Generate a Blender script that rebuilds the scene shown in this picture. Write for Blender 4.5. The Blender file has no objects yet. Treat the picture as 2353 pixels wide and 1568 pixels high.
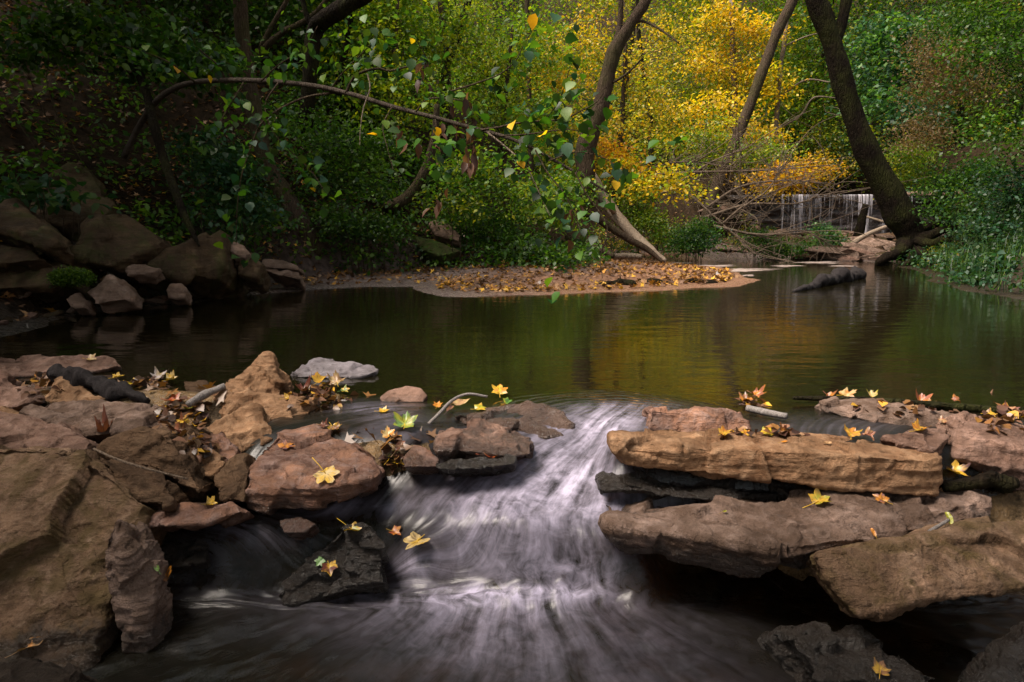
import bpy, bmesh, math, random
import numpy as np
from mathutils import Vector, Matrix
random.seed(7)
RNG = np.random.default_rng(11)
scene = bpy.context.scene
COL = scene.collection

# ------------------------------------------------------------------ camera
CAMZ, F, CX, CY = 0.70, 1569.0, 1176.5, 784.0
PIT = math.radians(9.55)
CP, SP = math.cos(PIT), math.sin(PIT)
def ray(u, v):
    x = (u - CX) / F; y = (CY - v) / F
    return Vector((x, CP + y * SP, -SP + y * CP))
def D(u, v, d):
    r = ray(u, v); t = d / r.y
    return Vector((r.x * t, d, CAMZ + r.z * t))
def Z(u, v, z=0.0):
    r = ray(u, v); t = (z - CAMZ) / r.z
    return Vector((r.x * t, r.y * t, z))
def proj(P):
    P = np.asarray(P, float)
    x = P[..., 0]; y = P[..., 1]; z = P[..., 2] - CAMZ
    fw = y * CP - z * SP; up = y * SP + z * CP
    fw = np.maximum(fw, 1e-3)
    return CX + F * x / fw, CY - F * up / fw
cam = bpy.data.cameras.new('camera'); cam.sensor_width = 36; cam.lens = 36 * F / 2353
cam.clip_start = 0.05; cam.clip_end = 600
camo = bpy.data.objects.new('camera', cam); COL.objects.link(camo)
camo.location = (0, 0, CAMZ); camo.rotation_euler = (math.pi / 2 - PIT, 0, 0)
scene.camera = camo

# ------------------------------------------------------------------ numpy noise
def _hash(i, j, k):
    n = (i * 374761393 + j * 668265263 + k * 1274126177).astype(np.int64) & 0x7fffffff
    n = ((n ^ (n >> 13)) * 1103515245) & 0x7fffffff
    n = ((n ^ (n >> 16)) * 668265263) & 0x7fffffff
    return (n & 0xffff) / 32767.5 - 1.0
def vnoise(P):
    P = np.asarray(P, float); I = np.floor(P).astype(np.int64); f = P - I
    w = f * f * f * (f * (f * 6 - 15) + 10)
    r = 0
    for a in (0, 1):
        for b in (0, 1):
            for c in (0, 1):
                ww = (w[:, 0] if a else 1 - w[:, 0]) * (w[:, 1] if b else 1 - w[:, 1]) * (w[:, 2] if c else 1 - w[:, 2])
                r = r + ww * _hash(I[:, 0] + a, I[:, 1] + b, I[:, 2] + c)
    return r
def fbm(P, oct=4, gain=.5):
    P = np.asarray(P, float); a = 1.0; s = 0; r = np.zeros(len(P))
    for o in range(oct):
        r += a * vnoise(P * (2.03 ** o) + o * 17.3); s += a; a *= gain
    return r / s
def sstep(a, b, x):
    t = np.clip((x - a) / (b - a), 0, 1); return t * t * (3 - 2 * t)

# ------------------------------------------------------------------ object helpers
def tag(o, label=None, cat=None, group=None, kind=None):
    if label: o['label'] = label
    if cat: o['category'] = cat
    if group: o['group'] = group
    if kind: o['kind'] = kind
    return o
def link(name, me, mat=None, parent=None, loc=None):
    o = bpy.data.objects.new(name, me); COL.objects.link(o)
    if mat is not None and me is not None: me.materials.append(mat)
    if parent is not None: o.parent = parent
    if loc is not None: o.location = loc
    return o
def empty(name, loc=(0, 0, 0)):
    o = bpy.data.objects.new(name, None); COL.objects.link(o); o.location = loc; o.empty_display_size = .1
    return o
def mk(name, V, Fs, smooth=True):
    me = bpy.data.meshes.new(name)
    V = np.asarray(V, float)
    Fs = [np.asarray(f) for f in (Fs if isinstance(Fs, list) else [Fs])]
    me.vertices.add(len(V)); me.vertices.foreach_set('co', V.ravel())
    li = np.concatenate([f.ravel() for f in Fs]).astype(np.int32); me.loops.add(len(li)); me.loops.foreach_set('vertex_index', li)
    k = np.concatenate([np.full(len(f), f.shape[1]) for f in Fs]); me.polygons.add(len(k))
    me.polygons.foreach_set('loop_start', (np.cumsum(k) - k).astype(np.int32))
    me.update(calc_edges=True)
    if smooth:
        me.polygons.foreach_set('use_smooth', np.ones(len(me.polygons), bool))
    me.update()
    return me
def getV(me):
    a = np.empty(len(me.vertices) * 3); me.vertices.foreach_get('co', a); return a.reshape(-1, 3)
def getN(me):
    a = np.empty(len(me.vertices) * 3); me.vertex_normals.foreach_get('vector', a); return a.reshape(-1, 3)
def setV(me, V):
    me.vertices.foreach_set('co', np.asarray(V, float).ravel()); me.update()
def attr(me, name, vals):
    vals = np.asarray(vals, np.float32)
    if vals.ndim == 1:
        a = me.attributes.new(name, 'FLOAT', 'POINT'); a.data.foreach_set('value', vals)
    elif vals.shape[1] == 2:
        a = me.attributes.new(name, 'FLOAT_VECTOR', 'POINT')
        a.data.foreach_set('vector', np.c_[vals, np.zeros(len(vals), np.float32)].ravel())
    else:
        c = np.ones((len(vals), 4), np.float32); c[:, :3] = vals[:, :3]
        a = me.attributes.new(name, 'FLOAT_COLOR', 'POINT'); a.data.foreach_set('color', c.ravel())

class Tubes:
    def __init__(s): s.V = []; s.F = []; s.n = 0
    def add(s, pts, rad, sides=6, cap=True, wob=0.0, seed=0):
        P = np.array([tuple(p) for p in pts], float); R = np.asarray(rad, float) * np.ones(len(P))
        T = np.gradient(P, axis=0); T /= np.linalg.norm(T, axis=1)[:, None] + 1e-9
        ref = np.array((0.31, 0.2, 0.93)) if abs(T[:, 2]).mean() < .8 else np.array((1., .1, 0))
        A = np.cross(T, ref); A /= np.linalg.norm(A, axis=1)[:, None] + 1e-9
        B = np.cross(T, A)
        an = np.linspace(0, 2 * np.pi, sides, endpoint=False)
        ring = P[:, None] + R[:, None, None] * (np.cos(an)[None, :, None] * A[:, None] + np.sin(an)[None, :, None] * B[:, None])
        V = ring.reshape(-1, 3)
        if wob:
            q = vnoise(V * (0.9 / max(R.mean(), .004)) * .55 + seed) * .65 + vnoise(V * (0.9 / max(R.mean(), .004)) * 1.7 + seed + 9) * .35
            V = V + (V - np.repeat(P, sides, 0)) * (q * wob)[:, None]
        n, m = len(P), sides
        i = np.arange(n - 1)[:, None] * m; j = np.arange(m)[None]
        a = i + j; b = i + (j + 1) % m
        Fq = np.stack([a, b, b + m, a + m], -1).reshape(-1, 4) + s.n
        s.V.append(V); s.F.append(Fq)
        k = len(V)
        if cap:
            s.V.append(np.array([P[0], P[-1]]))
            c0, c1 = s.n + k, s.n + k + 1
            s.F.append(np.stack([np.full(m, c0), s.n + (np.arange(m) + 1) % m, s.n + np.arange(m)], -1))
            e = s.n + (n - 1) * m
            s.F.append(np.stack([np.full(m, c1), e + np.arange(m), e + (np.arange(m) + 1) % m], -1))
            k += 2
        s.n += k
    def build(s, name, mat, parent=None):
        me = mk(name, np.concatenate(s.V), s.F)
        return link(name, me, mat, parent)
def spline(pts, n=8):
    P = [np.array(tuple(p), float) for p in pts]
    P = [2 * P[0] - P[1]] + P + [2 * P[-1] - P[-2]]
    out = []
    for i in range(1, len(P) - 2):
        for t in np.linspace(0, 1, n, endpoint=False):
            a, b, c, d = P[i - 1], P[i], P[i + 1], P[i + 2]
            out.append(.5 * (2 * b + (c - a) * t + (2 * a - 5 * b + 4 * c - d) * t * t + (3 * b - a - 3 * c + d) * t ** 3))
    out.append(P[-2]); return np.array(out)

# ------------------------------------------------------------------ materials
class NT:
    def __init__(s, name):
        s.m = bpy.data.materials.new(name); s.m.use_nodes = True
        s.t = s.m.node_tree; s.t.nodes.clear()
        s.out = s.t.nodes.new('ShaderNodeOutputMaterial')
    def n(s, typ, ins=None, **kw):
        nd = s.t.nodes.new(typ)
        for k, v in kw.items(): setattr(nd, k, v)
        for k, v in (ins or {}).items():
            sock = nd.inputs[k]
            if isinstance(v, bpy.types.NodeSocket): s.t.links.new(v, sock)
            else: sock.default_value = v
        return nd
    def math(s, op, a, b=0.0, clamp=False):
        return s.n('ShaderNodeMath', {0: a, 1: b}, operation=op, use_clamp=clamp).outputs[0]
    def mapr(s, v, a, b, c=0.0, d=1.0):
        return s.n('ShaderNodeMapRange', {'Value': v, 'From Min': a, 'From Max': b, 'To Min': c, 'To Max': d}).outputs[0]
    def mix(s, f, a, b, blend='MIX'):
        nd = s.t.nodes.new('ShaderNodeMix'); nd.data_type = 'RGBA'; nd.blend_type = blend
        for sock, v in ((nd.inputs[0], f), (nd.inputs[6], a), (nd.inputs[7], b)):
            if isinstance(v, bpy.types.NodeSocket): s.t.links.new(v, sock)
            elif sock == nd.inputs[0]: sock.default_value = v
            else: sock.default_value = (*v, 1)
        return nd.outputs[2]
    def noise(s, vec, scale, detail=5, rough=.55, dist=0.0):
        return s.n('ShaderNodeTexNoise', {'Vector': vec, 'Scale': scale, 'Detail': detail, 'Roughness': rough, 'Distortion': dist}).outputs['Fac']
    def scalev(s, vec, sc):
        return s.n('ShaderNodeVectorMath', {0: vec, 1: sc}, operation='MULTIPLY').outputs[0]
    def bump(s, h, strength=.5, dist=.01, normal=None):
        ins = {'Height': h, 'Strength': strength, 'Distance': dist}
        if normal is not None: ins['Normal'] = normal
        return s.n('ShaderNodeBump', ins).outputs[0]
    def principled(s, col, rough=.7, normal=None, spec=.4, **kw):
        ins = {'Base Color': col if isinstance(col, bpy.types.NodeSocket) else (*col, 1), 'Roughness': rough, 'Specular IOR Level': spec}
        if normal is not None: ins['Normal'] = normal
        ins.update(kw)
        return s.n('ShaderNodeBsdfPrincipled', ins).outputs[0]
    def done(s, sh):
        s.t.links.new(sh, s.out.inputs[0]); return s.m

def rock_mat(name, c1, c2, c3, moss=0.0, dry_rough=.75, gscale=1.0, mosscol=(.045, .06, .012)):
    N = NT(name)
    tc = N.n('ShaderNodeTexCoord').outputs['Object']
    oi = N.n('ShaderNodeObjectInfo')
    off = N.n('ShaderNodeVectorMath', {0: tc}, operation='ADD')
    rr = N.math('MULTIPLY', oi.outputs['Random'], 37.0)
    cmb = N.n('ShaderNodeCombineXYZ', {0: rr, 1: rr, 2: rr}).outputs[0]
    N.t.links.new(cmb, off.inputs[1]); v = off.outputs[0]
    v = N.scalev(v, (gscale, gscale, gscale))
    big = N.noise(v, 6.5, 5, .6, .6)
    med = N.noise(v, 26, 6, .62, .4)
    grain = N.noise(v, 240, 4, .7)
    strat = N.noise(N.scalev(v, (5, 5, 70)), 1.0, 4, .6, .4)
    col = N.mix(N.mapr(big, .40, .60), c1, c2)
    col = N.mix(N.mapr(med, .46, .74), col, c3)
    sp = N.n('ShaderNodeTexVoronoi', {'Vector': v, 'Scale': 17.0, 'Randomness': 1.0}, feature='F1').outputs['Distance']
    spm = N.math('MULTIPLY', N.mapr(sp, .20, .12), N.mapr(N.noise(v, 9, 2), .46, .56))
    col = N.mix(N.math('MULTIPLY', spm, .65), col, tuple(x * .3 for x in c2))
    cr = N.n('ShaderNodeTexVoronoi', {'Vector': N.n('ShaderNodeVectorMath', {0: v, 1: N.scalev(N.n('ShaderNodeTexNoise', {'Vector': v, 'Scale': 7.0, 'Detail': 6.0, 'Roughness': .7}).outputs['Color'], (.5, .5, .5))}, operation='ADD').outputs[0], 'Scale': 5.5}, feature='DISTANCE_TO_EDGE').outputs['Distance']
    crm = N.math('MULTIPLY', N.mapr(cr, .010, .0), N.mapr(N.noise(v, 3.3, 2), .53, .64))
    col = N.mix(N.math('MULTIPLY', crm, .8), col, tuple(x * .15 for x in c2))
    col = N.mix(N.mapr(grain, .2, .8), N.mix(.42, col, (0, 0, 0)), N.mix(1.0, col, (1.5, 1.52, 1.68), 'MULTIPLY'))
    col = N.mix(N.mapr(N.noise(v, 3.2, 5, .65, 1.0), .50, .62, 0, .6), col, tuple(x * .42 for x in c2))
    col = N.mix(N.mapr(strat, .35, .6, .45, 0), col, N.mix(.7, col, (0.03, .02, .012)))
    if moss:
        mk_ = N.math('MULTIPLY', N.mapr(N.noise(v, 8, 5, .7, .8), .5 - .12 * moss, .62), min(1.0, .5 + moss * .5))
        col = N.mix(mk_, col, mosscol)
    # wetness near the water line (object colour R holds the level)
    pos = N.n('ShaderNodeSeparateXYZ', {0: N.n('ShaderNodeNewGeometry').outputs['Position']}).outputs[2]
    lev = N.math('SUBTRACT', N.n('ShaderNodeSeparateColor', {0: oi.outputs['Color']}).outputs[0], 1.0)
    hgt = N.math('SUBTRACT', pos, lev)
    hgt = N.math('ADD', hgt, N.mapr(N.noise(v, 14, 4, .6), .3, .7, -.03, .03))
    wet = N.mapr(hgt, .012, -.012)
    col = N.mix(wet, col, N.mix(.72, col, (.008, .006, .004)))
    rough = N.math('ADD', N.mapr(wet, 0, 1, dry_rough, .3), N.mapr(med, .3, .7, -.08, .08))
    h = N.math('ADD', N.math('MULTIPLY', med, 1.0), N.math('MULTIPLY', grain, .30))
    h = N.math('ADD', h, N.math('MULTIPLY', strat, .5))
    rid = N.n('ShaderNodeTexNoise', {'Vector': v, 'Scale': 9.0, 'Detail': 7.0, 'Roughness': .62, 'Distortion': .5}, noise_type='RIDGED_MULTIFRACTAL').outputs['Fac']
    col = N.mix(N.mapr(rid, .35, .1, 0, .45), col, tuple(x * .35 for x in c2))
    h = N.math('ADD', h, N.math('MULTIPLY', rid, .55))
    h = N.math('ADD', h, N.math('MULTIPLY', crm, -.5))
    nrm = N.bump(h, 1.0, .022)
    return N.done(N.principled(col, rough, nrm, N.mapr(wet, 0, 1, .12, .5)))

ROCK = {
 'tan':  rock_mat('rock_tan', (.52, .30, .155), (.27, .137, .065), (.58, .37, .21)),
 'pink': rock_mat('rock_pinkish', (.40, .24, .165), (.20, .112, .076), (.48, .31, .23)),
 'grey': rock_mat('rock_grey', (.33, .22, .16), (.15, .093, .062), (.40, .285, .22)),
 'rust': rock_mat('rock_rust', (.40, .205, .12), (.20, .108, .076), (.42, .295, .24)),
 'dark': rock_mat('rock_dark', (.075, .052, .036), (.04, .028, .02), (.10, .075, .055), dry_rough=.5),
 'mossy': rock_mat('rock_moss_stained', (.38, .23, .135), (.19, .112, .062), (.44, .29, .185), moss=.32, mosscol=(.085, .065, .014)),
 'brown': rock_mat('rock_brown', (.21, .12, .062), (.105, .06, .032), (.27, .17, .095)),
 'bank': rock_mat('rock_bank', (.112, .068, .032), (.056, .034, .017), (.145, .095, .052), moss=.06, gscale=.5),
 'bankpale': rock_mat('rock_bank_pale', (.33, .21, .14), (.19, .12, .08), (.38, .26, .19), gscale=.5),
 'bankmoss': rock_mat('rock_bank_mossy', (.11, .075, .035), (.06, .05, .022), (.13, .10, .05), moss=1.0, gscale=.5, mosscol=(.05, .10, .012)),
 'pale': rock_mat('rock_pale_wet', (.42, .37, .37), (.30, .26, .26), (.52, .47, .48), dry_rough=.4),
}

def bark_mat(name, c1, c2, scale=1.0, moss=0.0):
    N = NT(name)
    v = N.n('ShaderNodeTexCoord').outputs['Object']
    a = N.noise(N.scalev(v, (14 * scale, 14 * scale, 2.6 * scale)), 1.0, 6, .65, .5)
    b = N.noise(v, 60 * scale, 4, .6)
    col = N.mix(N.mapr(a, .35, .65), c1, c2)
    col = N.mix(N.mapr(b, .3, .75, 0, .5), col, tuple(x * 1.5 for x in c2))
    if moss:
        col = N.mix(N.math('MULTIPLY', N.mapr(N.noise(v, 2.2, 5, .65), .45, .62), moss), col, (.055, .065, .012))
    r_ = N.n('ShaderNodeTexVoronoi', {'Vector': N.scalev(v, (30 * scale, 30 * scale, 5 * scale)), 'Scale': 1.0}, feature='DISTANCE_TO_EDGE').outputs['Distance']
    h = N.math('ADD', N.math('ADD', a, N.math('MULTIPLY', b, .3)), N.mapr(r_, 0, .25, -.22, 0))
    col = N.mix(N.mapr(r_, .12, 0, 0, .35), col, tuple(x * .25 for x in c1))
    return N.done(N.principled(col, .85, N.bump(h, 1.0, .05 / scale), .08))
BARK = {
 'dark': bark_mat('bark_dark', (.004, .003, .002), (.015, .010, .006), 1.0, .3),
 'brown': bark_mat('bark_brown', (.028, .019, .013), (.075, .052, .036), 1.2, .3),
 'sap': bark_mat('bark_sapling', (.035, .026, .020), (.09, .070, .055), 2.0),
 'mid': bark_mat('bark_grey_brown', (.10, .075, .055), (.21, .165, .125), 1.6, .1),
 'pale': bark_mat('bark_pale', (.20, .15, .105), (.36, .28, .21), 2.0),
 'twig': bark_mat('bark_twig', (.09, .062, .045), (.20, .15, .11), 3.0),
 'grey': bark_mat('wood_grey', (.15, .13, .12), (.30, .27, .25), 5.0),
 'black': bark_mat('wood_charred', (.012, .010, .010), (.035, .030, .030), 7.0),
}

def leaf_mat(name, trans=.35, gloss=.05, rough=.35):
    N = NT(name)
    a = N.n('ShaderNodeAttribute', attribute_name='leafcol', attribute_type='GEOMETRY').outputs['Color']
    v = N.n('ShaderNodeTexCoord').outputs['Object']
    c = N.mix(N.mapr(N.noise(v, 40, 3), .3, .7, 0, .35), a, N.mix(1.0, a, (.55, .5, .45), 'MULTIPLY'))
    d = N.n('ShaderNodeBsdfDiffuse', {'Color': c}).outputs[0]
    t = N.n('ShaderNodeBsdfTranslucent', {'Color': N.mix(1.0, c, (1.15, 1.15, .6), 'MULTIPLY')}).outputs[0]
    g = N.n('ShaderNodeBsdfGlossy', {'Color': (1, 1, 1, 1), 'Roughness': rough}).outputs[0]
    m1 = N.n('ShaderNodeMixShader', {0: trans, 1: d, 2: t}).outputs[0]
    m2 = N.n('ShaderNodeMixShader', {0: gloss, 1: m1, 2: g}).outputs[0]
    return N.done(m2)
LEAF = leaf_mat('leaf', .5, .022, .5); LITTER = leaf_mat('fallen_leaf', .15, .04, .4)

# ------------------------------------------------------------------ terrain
shore_px = [(0, 762), (60, 742), (180, 716), (300, 703), (430, 692), (560, 676), (700, 663), (850, 656), (985, 655), (1010, 671), (1100, 677),
            (1250, 676), (1400, 669), (1550, 661), (1660, 654), (1700, 641), (1680, 626), (1600, 613), (1500, 606), (1560, 599), (1700, 593),
            (1850, 594), (2010, 600), (2060, 608), (2130, 622), (2190, 650), (2250, 668), (2353, 682)]
WPOLY = [(Z(u, v).x, Z(u, v).y) for u, v in shore_px]
WPOLY += [(4.95, 5.6), (4.4, 4.2), (3.4, 3.1), (2.6, 2.62), (1.2, 2.45), (0, 2.45), (-1.2, 2.6), (-2.6, 2.9), (-3.4, 3.7)]
WP = np.array(WPOLY)
def sdist(X, Y, W=WP):
    P = np.stack([X, Y], -1); d2 = np.full(len(P), 1e9); ins = np.zeros(len(P), bool)
    for i in range(len(W)):
        a, b = W[i], W[(i + 1) % len(W)]
        ab = b - a; t = np.clip(((P - a) @ ab) / (ab @ ab), 0, 1)
        d2 = np.minimum(d2, ((P - a - t[:, None] * ab) ** 2).sum(1))
        c = (a[1] > P[:, 1]) != (b[1] > P[:, 1])
        with np.errstate(divide='ignore', invalid='ignore'):
            xi = (b[0] - a[0]) * (P[:, 1] - a[1]) / (b[1] - a[1]) + a[0]
        ins ^= c & (P[:, 0] < xi)
    d = np.sqrt(d2); return np.where(ins, -d, d)
CA, CB = np.array((6.3, 14.6)), np.array((9.8, 20.3))
def corr(X, Y):
    ab = CB - CA; P = np.stack([X, Y], -1); t = np.clip(((P - CA) @ ab) / (ab @ ab), -.05, 1.2)
    return np.sqrt(((P - CA - t[:, None] * ab) ** 2).sum(1))
def H(X, Y):
    X = np.atleast_1d(np.asarray(X, float)); Y = np.atleast_1d(np.asarray(Y, float))
    s = sdist(X, Y); s = s + (.13 + .2 * sstep(-1.2, -.6, X) * sstep(4, 3.5, X)) * fbm(np.stack([X * 1.7, Y * 1.7, X * 0 + 9], -1), 4) * sstep(4, 5, Y)
    w = np.interp(X, [-4, -3.0, -2.4, -1.2, 0, 3.5, 4.5], [.12, .3, 1.3, 1.9, 2.5, 3.0, .15])
    k = np.interp(X, [-4, -2.2, -.5, 1.2, 2.6, 4.2, 4.8, 7], [.74, .66, .58, .34, .12, .14, .55, .5])
    so = np.maximum(s, 0)
    cap = np.interp(X, [-5, -1, 2, 5, 8], [9, 6, 1.6, 2.2, 3.6])
    land = .05 * np.minimum(so, w) + cap * np.tanh(k * np.maximum(so - w, 0) / cap)
    N3 = np.stack([X, Y, X * 0], -1)
    rough = fbm(N3 * 1.1, 5) * .30 * sstep(1.0, 3.2, so) + fbm(N3 * 4.5 + 5, 3) * .022 * sstep(.05, .5, so)
    land = land + rough
    c = corr(X, Y); riff = .03 + .07 * np.maximum(Y - 14.6, 0) + fbm(N3 * 3, 3) * .06
    land = np.where(Y > 14, riff + (land - riff) * sstep(1.9, 3.6, c), land)
    land = land + np.maximum(Y - 27, 0) * .55 * sstep(27, 33, Y)
    back = sstep(20.3, 20.9, Y); land = land * (1 - back) + np.maximum(land, 1.42 + .05 * (Y - 20)) * back
    pool = -.42 * sstep(0, 1.3, -s) + .02
    h = np.where(s > 0, land + .004, pool)
    ax = np.abs(X)
    fg = -.60 + .45 * np.maximum(ax - 1.45, 0) + fbm(N3 * 4, 4) * .06
    mound = np.maximum(sstep(-.5, -.75, X), sstep(.62, .9, X)) * sstep(1.75, 2.1, Y)
    fg = np.maximum(fg, -.56 + .46 * mound + fbm(N3 * 5, 4) * .05)
    fg = np.maximum(fg, -.56 + (.46 + fbm(N3 * 6, 3) * .05) * sstep(-.88, -1.05, X) * sstep(1.85, 2.28, Y) + .125 * sstep(-.88, -1.05, X) * sstep(2.55, 2.74, Y))
    fg = np.maximum(fg, -.56 + (.50 + fbm(N3 * 7, 3) * .05) * sstep(-.85, -.7, X) * sstep(-.12, -.25, X) * sstep(2.05, 2.2, Y))
    mid = (1 - mound) * sstep(1.95, 2.45, Y)
    fg = np.maximum(fg, -.60 + .46 * mid)
    b = sstep(2.5, 2.95, Y)
    return fg * (1 - b) + h * b
def terrain():
    xs = np.unique(np.concatenate([np.linspace(-40, -12, 40), np.linspace(-12, 13, 300), np.linspace(13, 45, 45)]))
    ys = np.unique(np.concatenate([np.linspace(-8, 1, 30), np.linspace(1, 3.2, 50), np.linspace(3.2, 21, 240), np.linspace(21, 70, 60)]))
    X, Y = np.meshgrid(xs, ys); h = H(X.ravel(), Y.ravel())
    V = np.c_[X.ravel(), Y.ravel(), h]
    nx, ny = len(xs), len(ys)
    i = np.arange(ny - 1)[:, None] * nx + np.arange(nx - 1)[None]
    Fq = np.stack([i, i + 1, i + nx + 1, i + nx], -1).reshape(-1, 4)
    me = mk('ground', V, Fq)
    s = sdist(V[:, 0], V[:, 1])
    attr(me, 'shore', s)
    N = NT('ground')
    g = N.n('ShaderNodeNewGeometry').outputs['Position']
    sh = N.n('ShaderNodeAttribute', attribute_name='shore').outputs['Fac']
    sx = N.n('ShaderNodeSeparateXYZ', {0: g})
    n1 = N.noise(g, 1.3, 5, .6); n2 = N.noise(g, 11, 6, .65); n3 = N.noise(g, 70, 4, .7)
    mud = N.mix(N.mapr(n2, .35, .65), (.09, .066, .058), (.22, .165, .145))
    sand = N.mix(N.mapr(n2, .3, .7), (.17, .085, .05), (.27, .15, .095))
    barx = N.mapr(sx.outputs[0], -.6, .5)
    shx = N.math('ADD', sh, N.mapr(n1, .3, .7, -.5, .5))
    barm = N.math('MULTIPLY', barx, N.mapr(shx, 1.9, 1.2))
    barm = N.math('MULTIPLY', barm, N.mapr(sx.outputs[0], 4.3, 3.4))
    barm = N.math('MULTIPLY', barm, N.mapr(sx.outputs[1], 5.5, 6.0))
    c = N.mix(barm, mud, sand)
    soil = N.mix(N.mapr(n2, .35, .65), (.010, .007, .004), (.036, .022, .012))
    land = N.mapr(shx, 1.6, 2.6)
    land = N.math('MAXIMUM', land, N.mapr(sx.outputs[0], -2.2, -3.0)); land = N.math('MAXIMUM', land, N.math('MULTIPLY', N.mapr(sx.outputs[0], 4.4, 5.0), N.mapr(sx.outputs[1], 14.0, 13.0)))
    c = N.mix(land, c, soil)
    fgm = N.mapr(sx.outputs[1], 2.95, 2.75)
    c = N.mix(fgm, c, N.mix(N.mapr(n2, .4, .6), (.04, .027, .014), (.24, .145, .06)))
    c = N.mix(N.mapr(n3, .3, .7, 0, .5), c, N.mix(1.0, c, (.4, .38, .36), 'MULTIPLY'))
    wet = N.math('MULTIPLY', N.mapr(shx, 1.2, .2), N.mapr(n2, .35, .55))
    rough = N.mapr(wet, 0, 1, .9, .22)
    h = N.math('ADD', n2, N.math('MULTIPLY', n3, .3))
    m = N.done(N.principled(c, rough, N.bump(h, .8, .04), N.mapr(wet, 0, 1, .06, .5)))
    o = link('ground', me, m); tag(o, kind='structure')
    return o
GROUND = terrain()

# ------------------------------------------------------------------ water
def flow_coords(V):
    cl = [Z(1440, 915, 0), Z(1415, 965, -.04), Z(1350, 1030, -.09), Z(1250, 1105, -.125), Z(1185, 1180, -.155), Z(1165, 1250, -.185),
          Z(1170, 1350, -.33), Z(1175, 1430, -.345), Z(1172, 1568, -.36), Z(1170, 1800, -.36)]
    hw = [.17, .15, .21, .32, .37, .40, .44, .55, .85, 1.2]
    C = spline([(p.x, p.y, w) for p, w in zip(cl, hw)], 10)
    P = V[:, :2]; best = np.full(len(P), 1e9); S = np.zeros(len(P)); U = np.zeros(len(P)); s0 = 0.
    for a, b in zip(C[:-1], C[1:]):
        ab = b[:2] - a[:2]; L = np.hypot(*ab); t = ((P - a[:2]) @ ab) / (L * L); tc = np.clip(t, 0, 1)
        q = P - a[:2] - tc[:, None] * ab; dd = (q ** 2).sum(1)
        sd = (ab[0] * q[:, 1] - ab[1] * q[:, 0]) / L
        m = dd < best
        best[m] = dd[m]; S[m] = (s0 + tc * L)[m]
        U[m] = (np.sign(sd) * np.sqrt(dd) / (a[2] + (b[2] - a[2]) * tc))[m]
        s0 += L
    return U, S
def blur2(A, shp, r=5, n=5):
    A = A.reshape(shp)
    for ax in (0, 1):
        for _ in range(n):
            pad = [(0, 0), (0, 0)]; pad[ax] = (r + 1, r); B = np.cumsum(np.pad(A, pad, mode='edge'), ax)
            k = 2 * r + 1; A = (np.take(B, range(k, B.shape[ax]), ax) - np.take(B, range(0, B.shape[ax] - k), ax)) / k
    return A.ravel()
def wz(X, Y):
    yy = Y + .03 * np.sin(X * 6.0) + .02 * np.sin(X * 17 + 1) - .11 * sstep(-.22, -.42, X) * (1 - sstep(-.66, -.85, X))
    z = np.interp(yy, [.8, 1.45, 1.62, 1.80, 1.84, 1.88, 1.96, 2.1, 2.3, 2.42, 2.52, 2.62, 2.75], [-.37, -.36, -.355, -.335, -.26, -.195, -.168, -.125, -.075, -.04, -.014, -.003, 0])
    # the dammed sides keep pool level further forward
    keep = np.maximum(sstep(.27, .40, X) * sstep(2.02, 2.12, Y), sstep(-.18, -.36, X) * sstep(2.12, 2.35, Y))
    z = z * (1 - keep); side = sstep(-.9, -1.02, X) * sstep(2.76, 2.66, Y); z = z * (1 - side) + np.minimum(z, -.16) * side; low = sstep(.36, .46, X) * sstep(2.03, 1.97, Y)
    return z * (1 - low) - .352 * low
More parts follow.
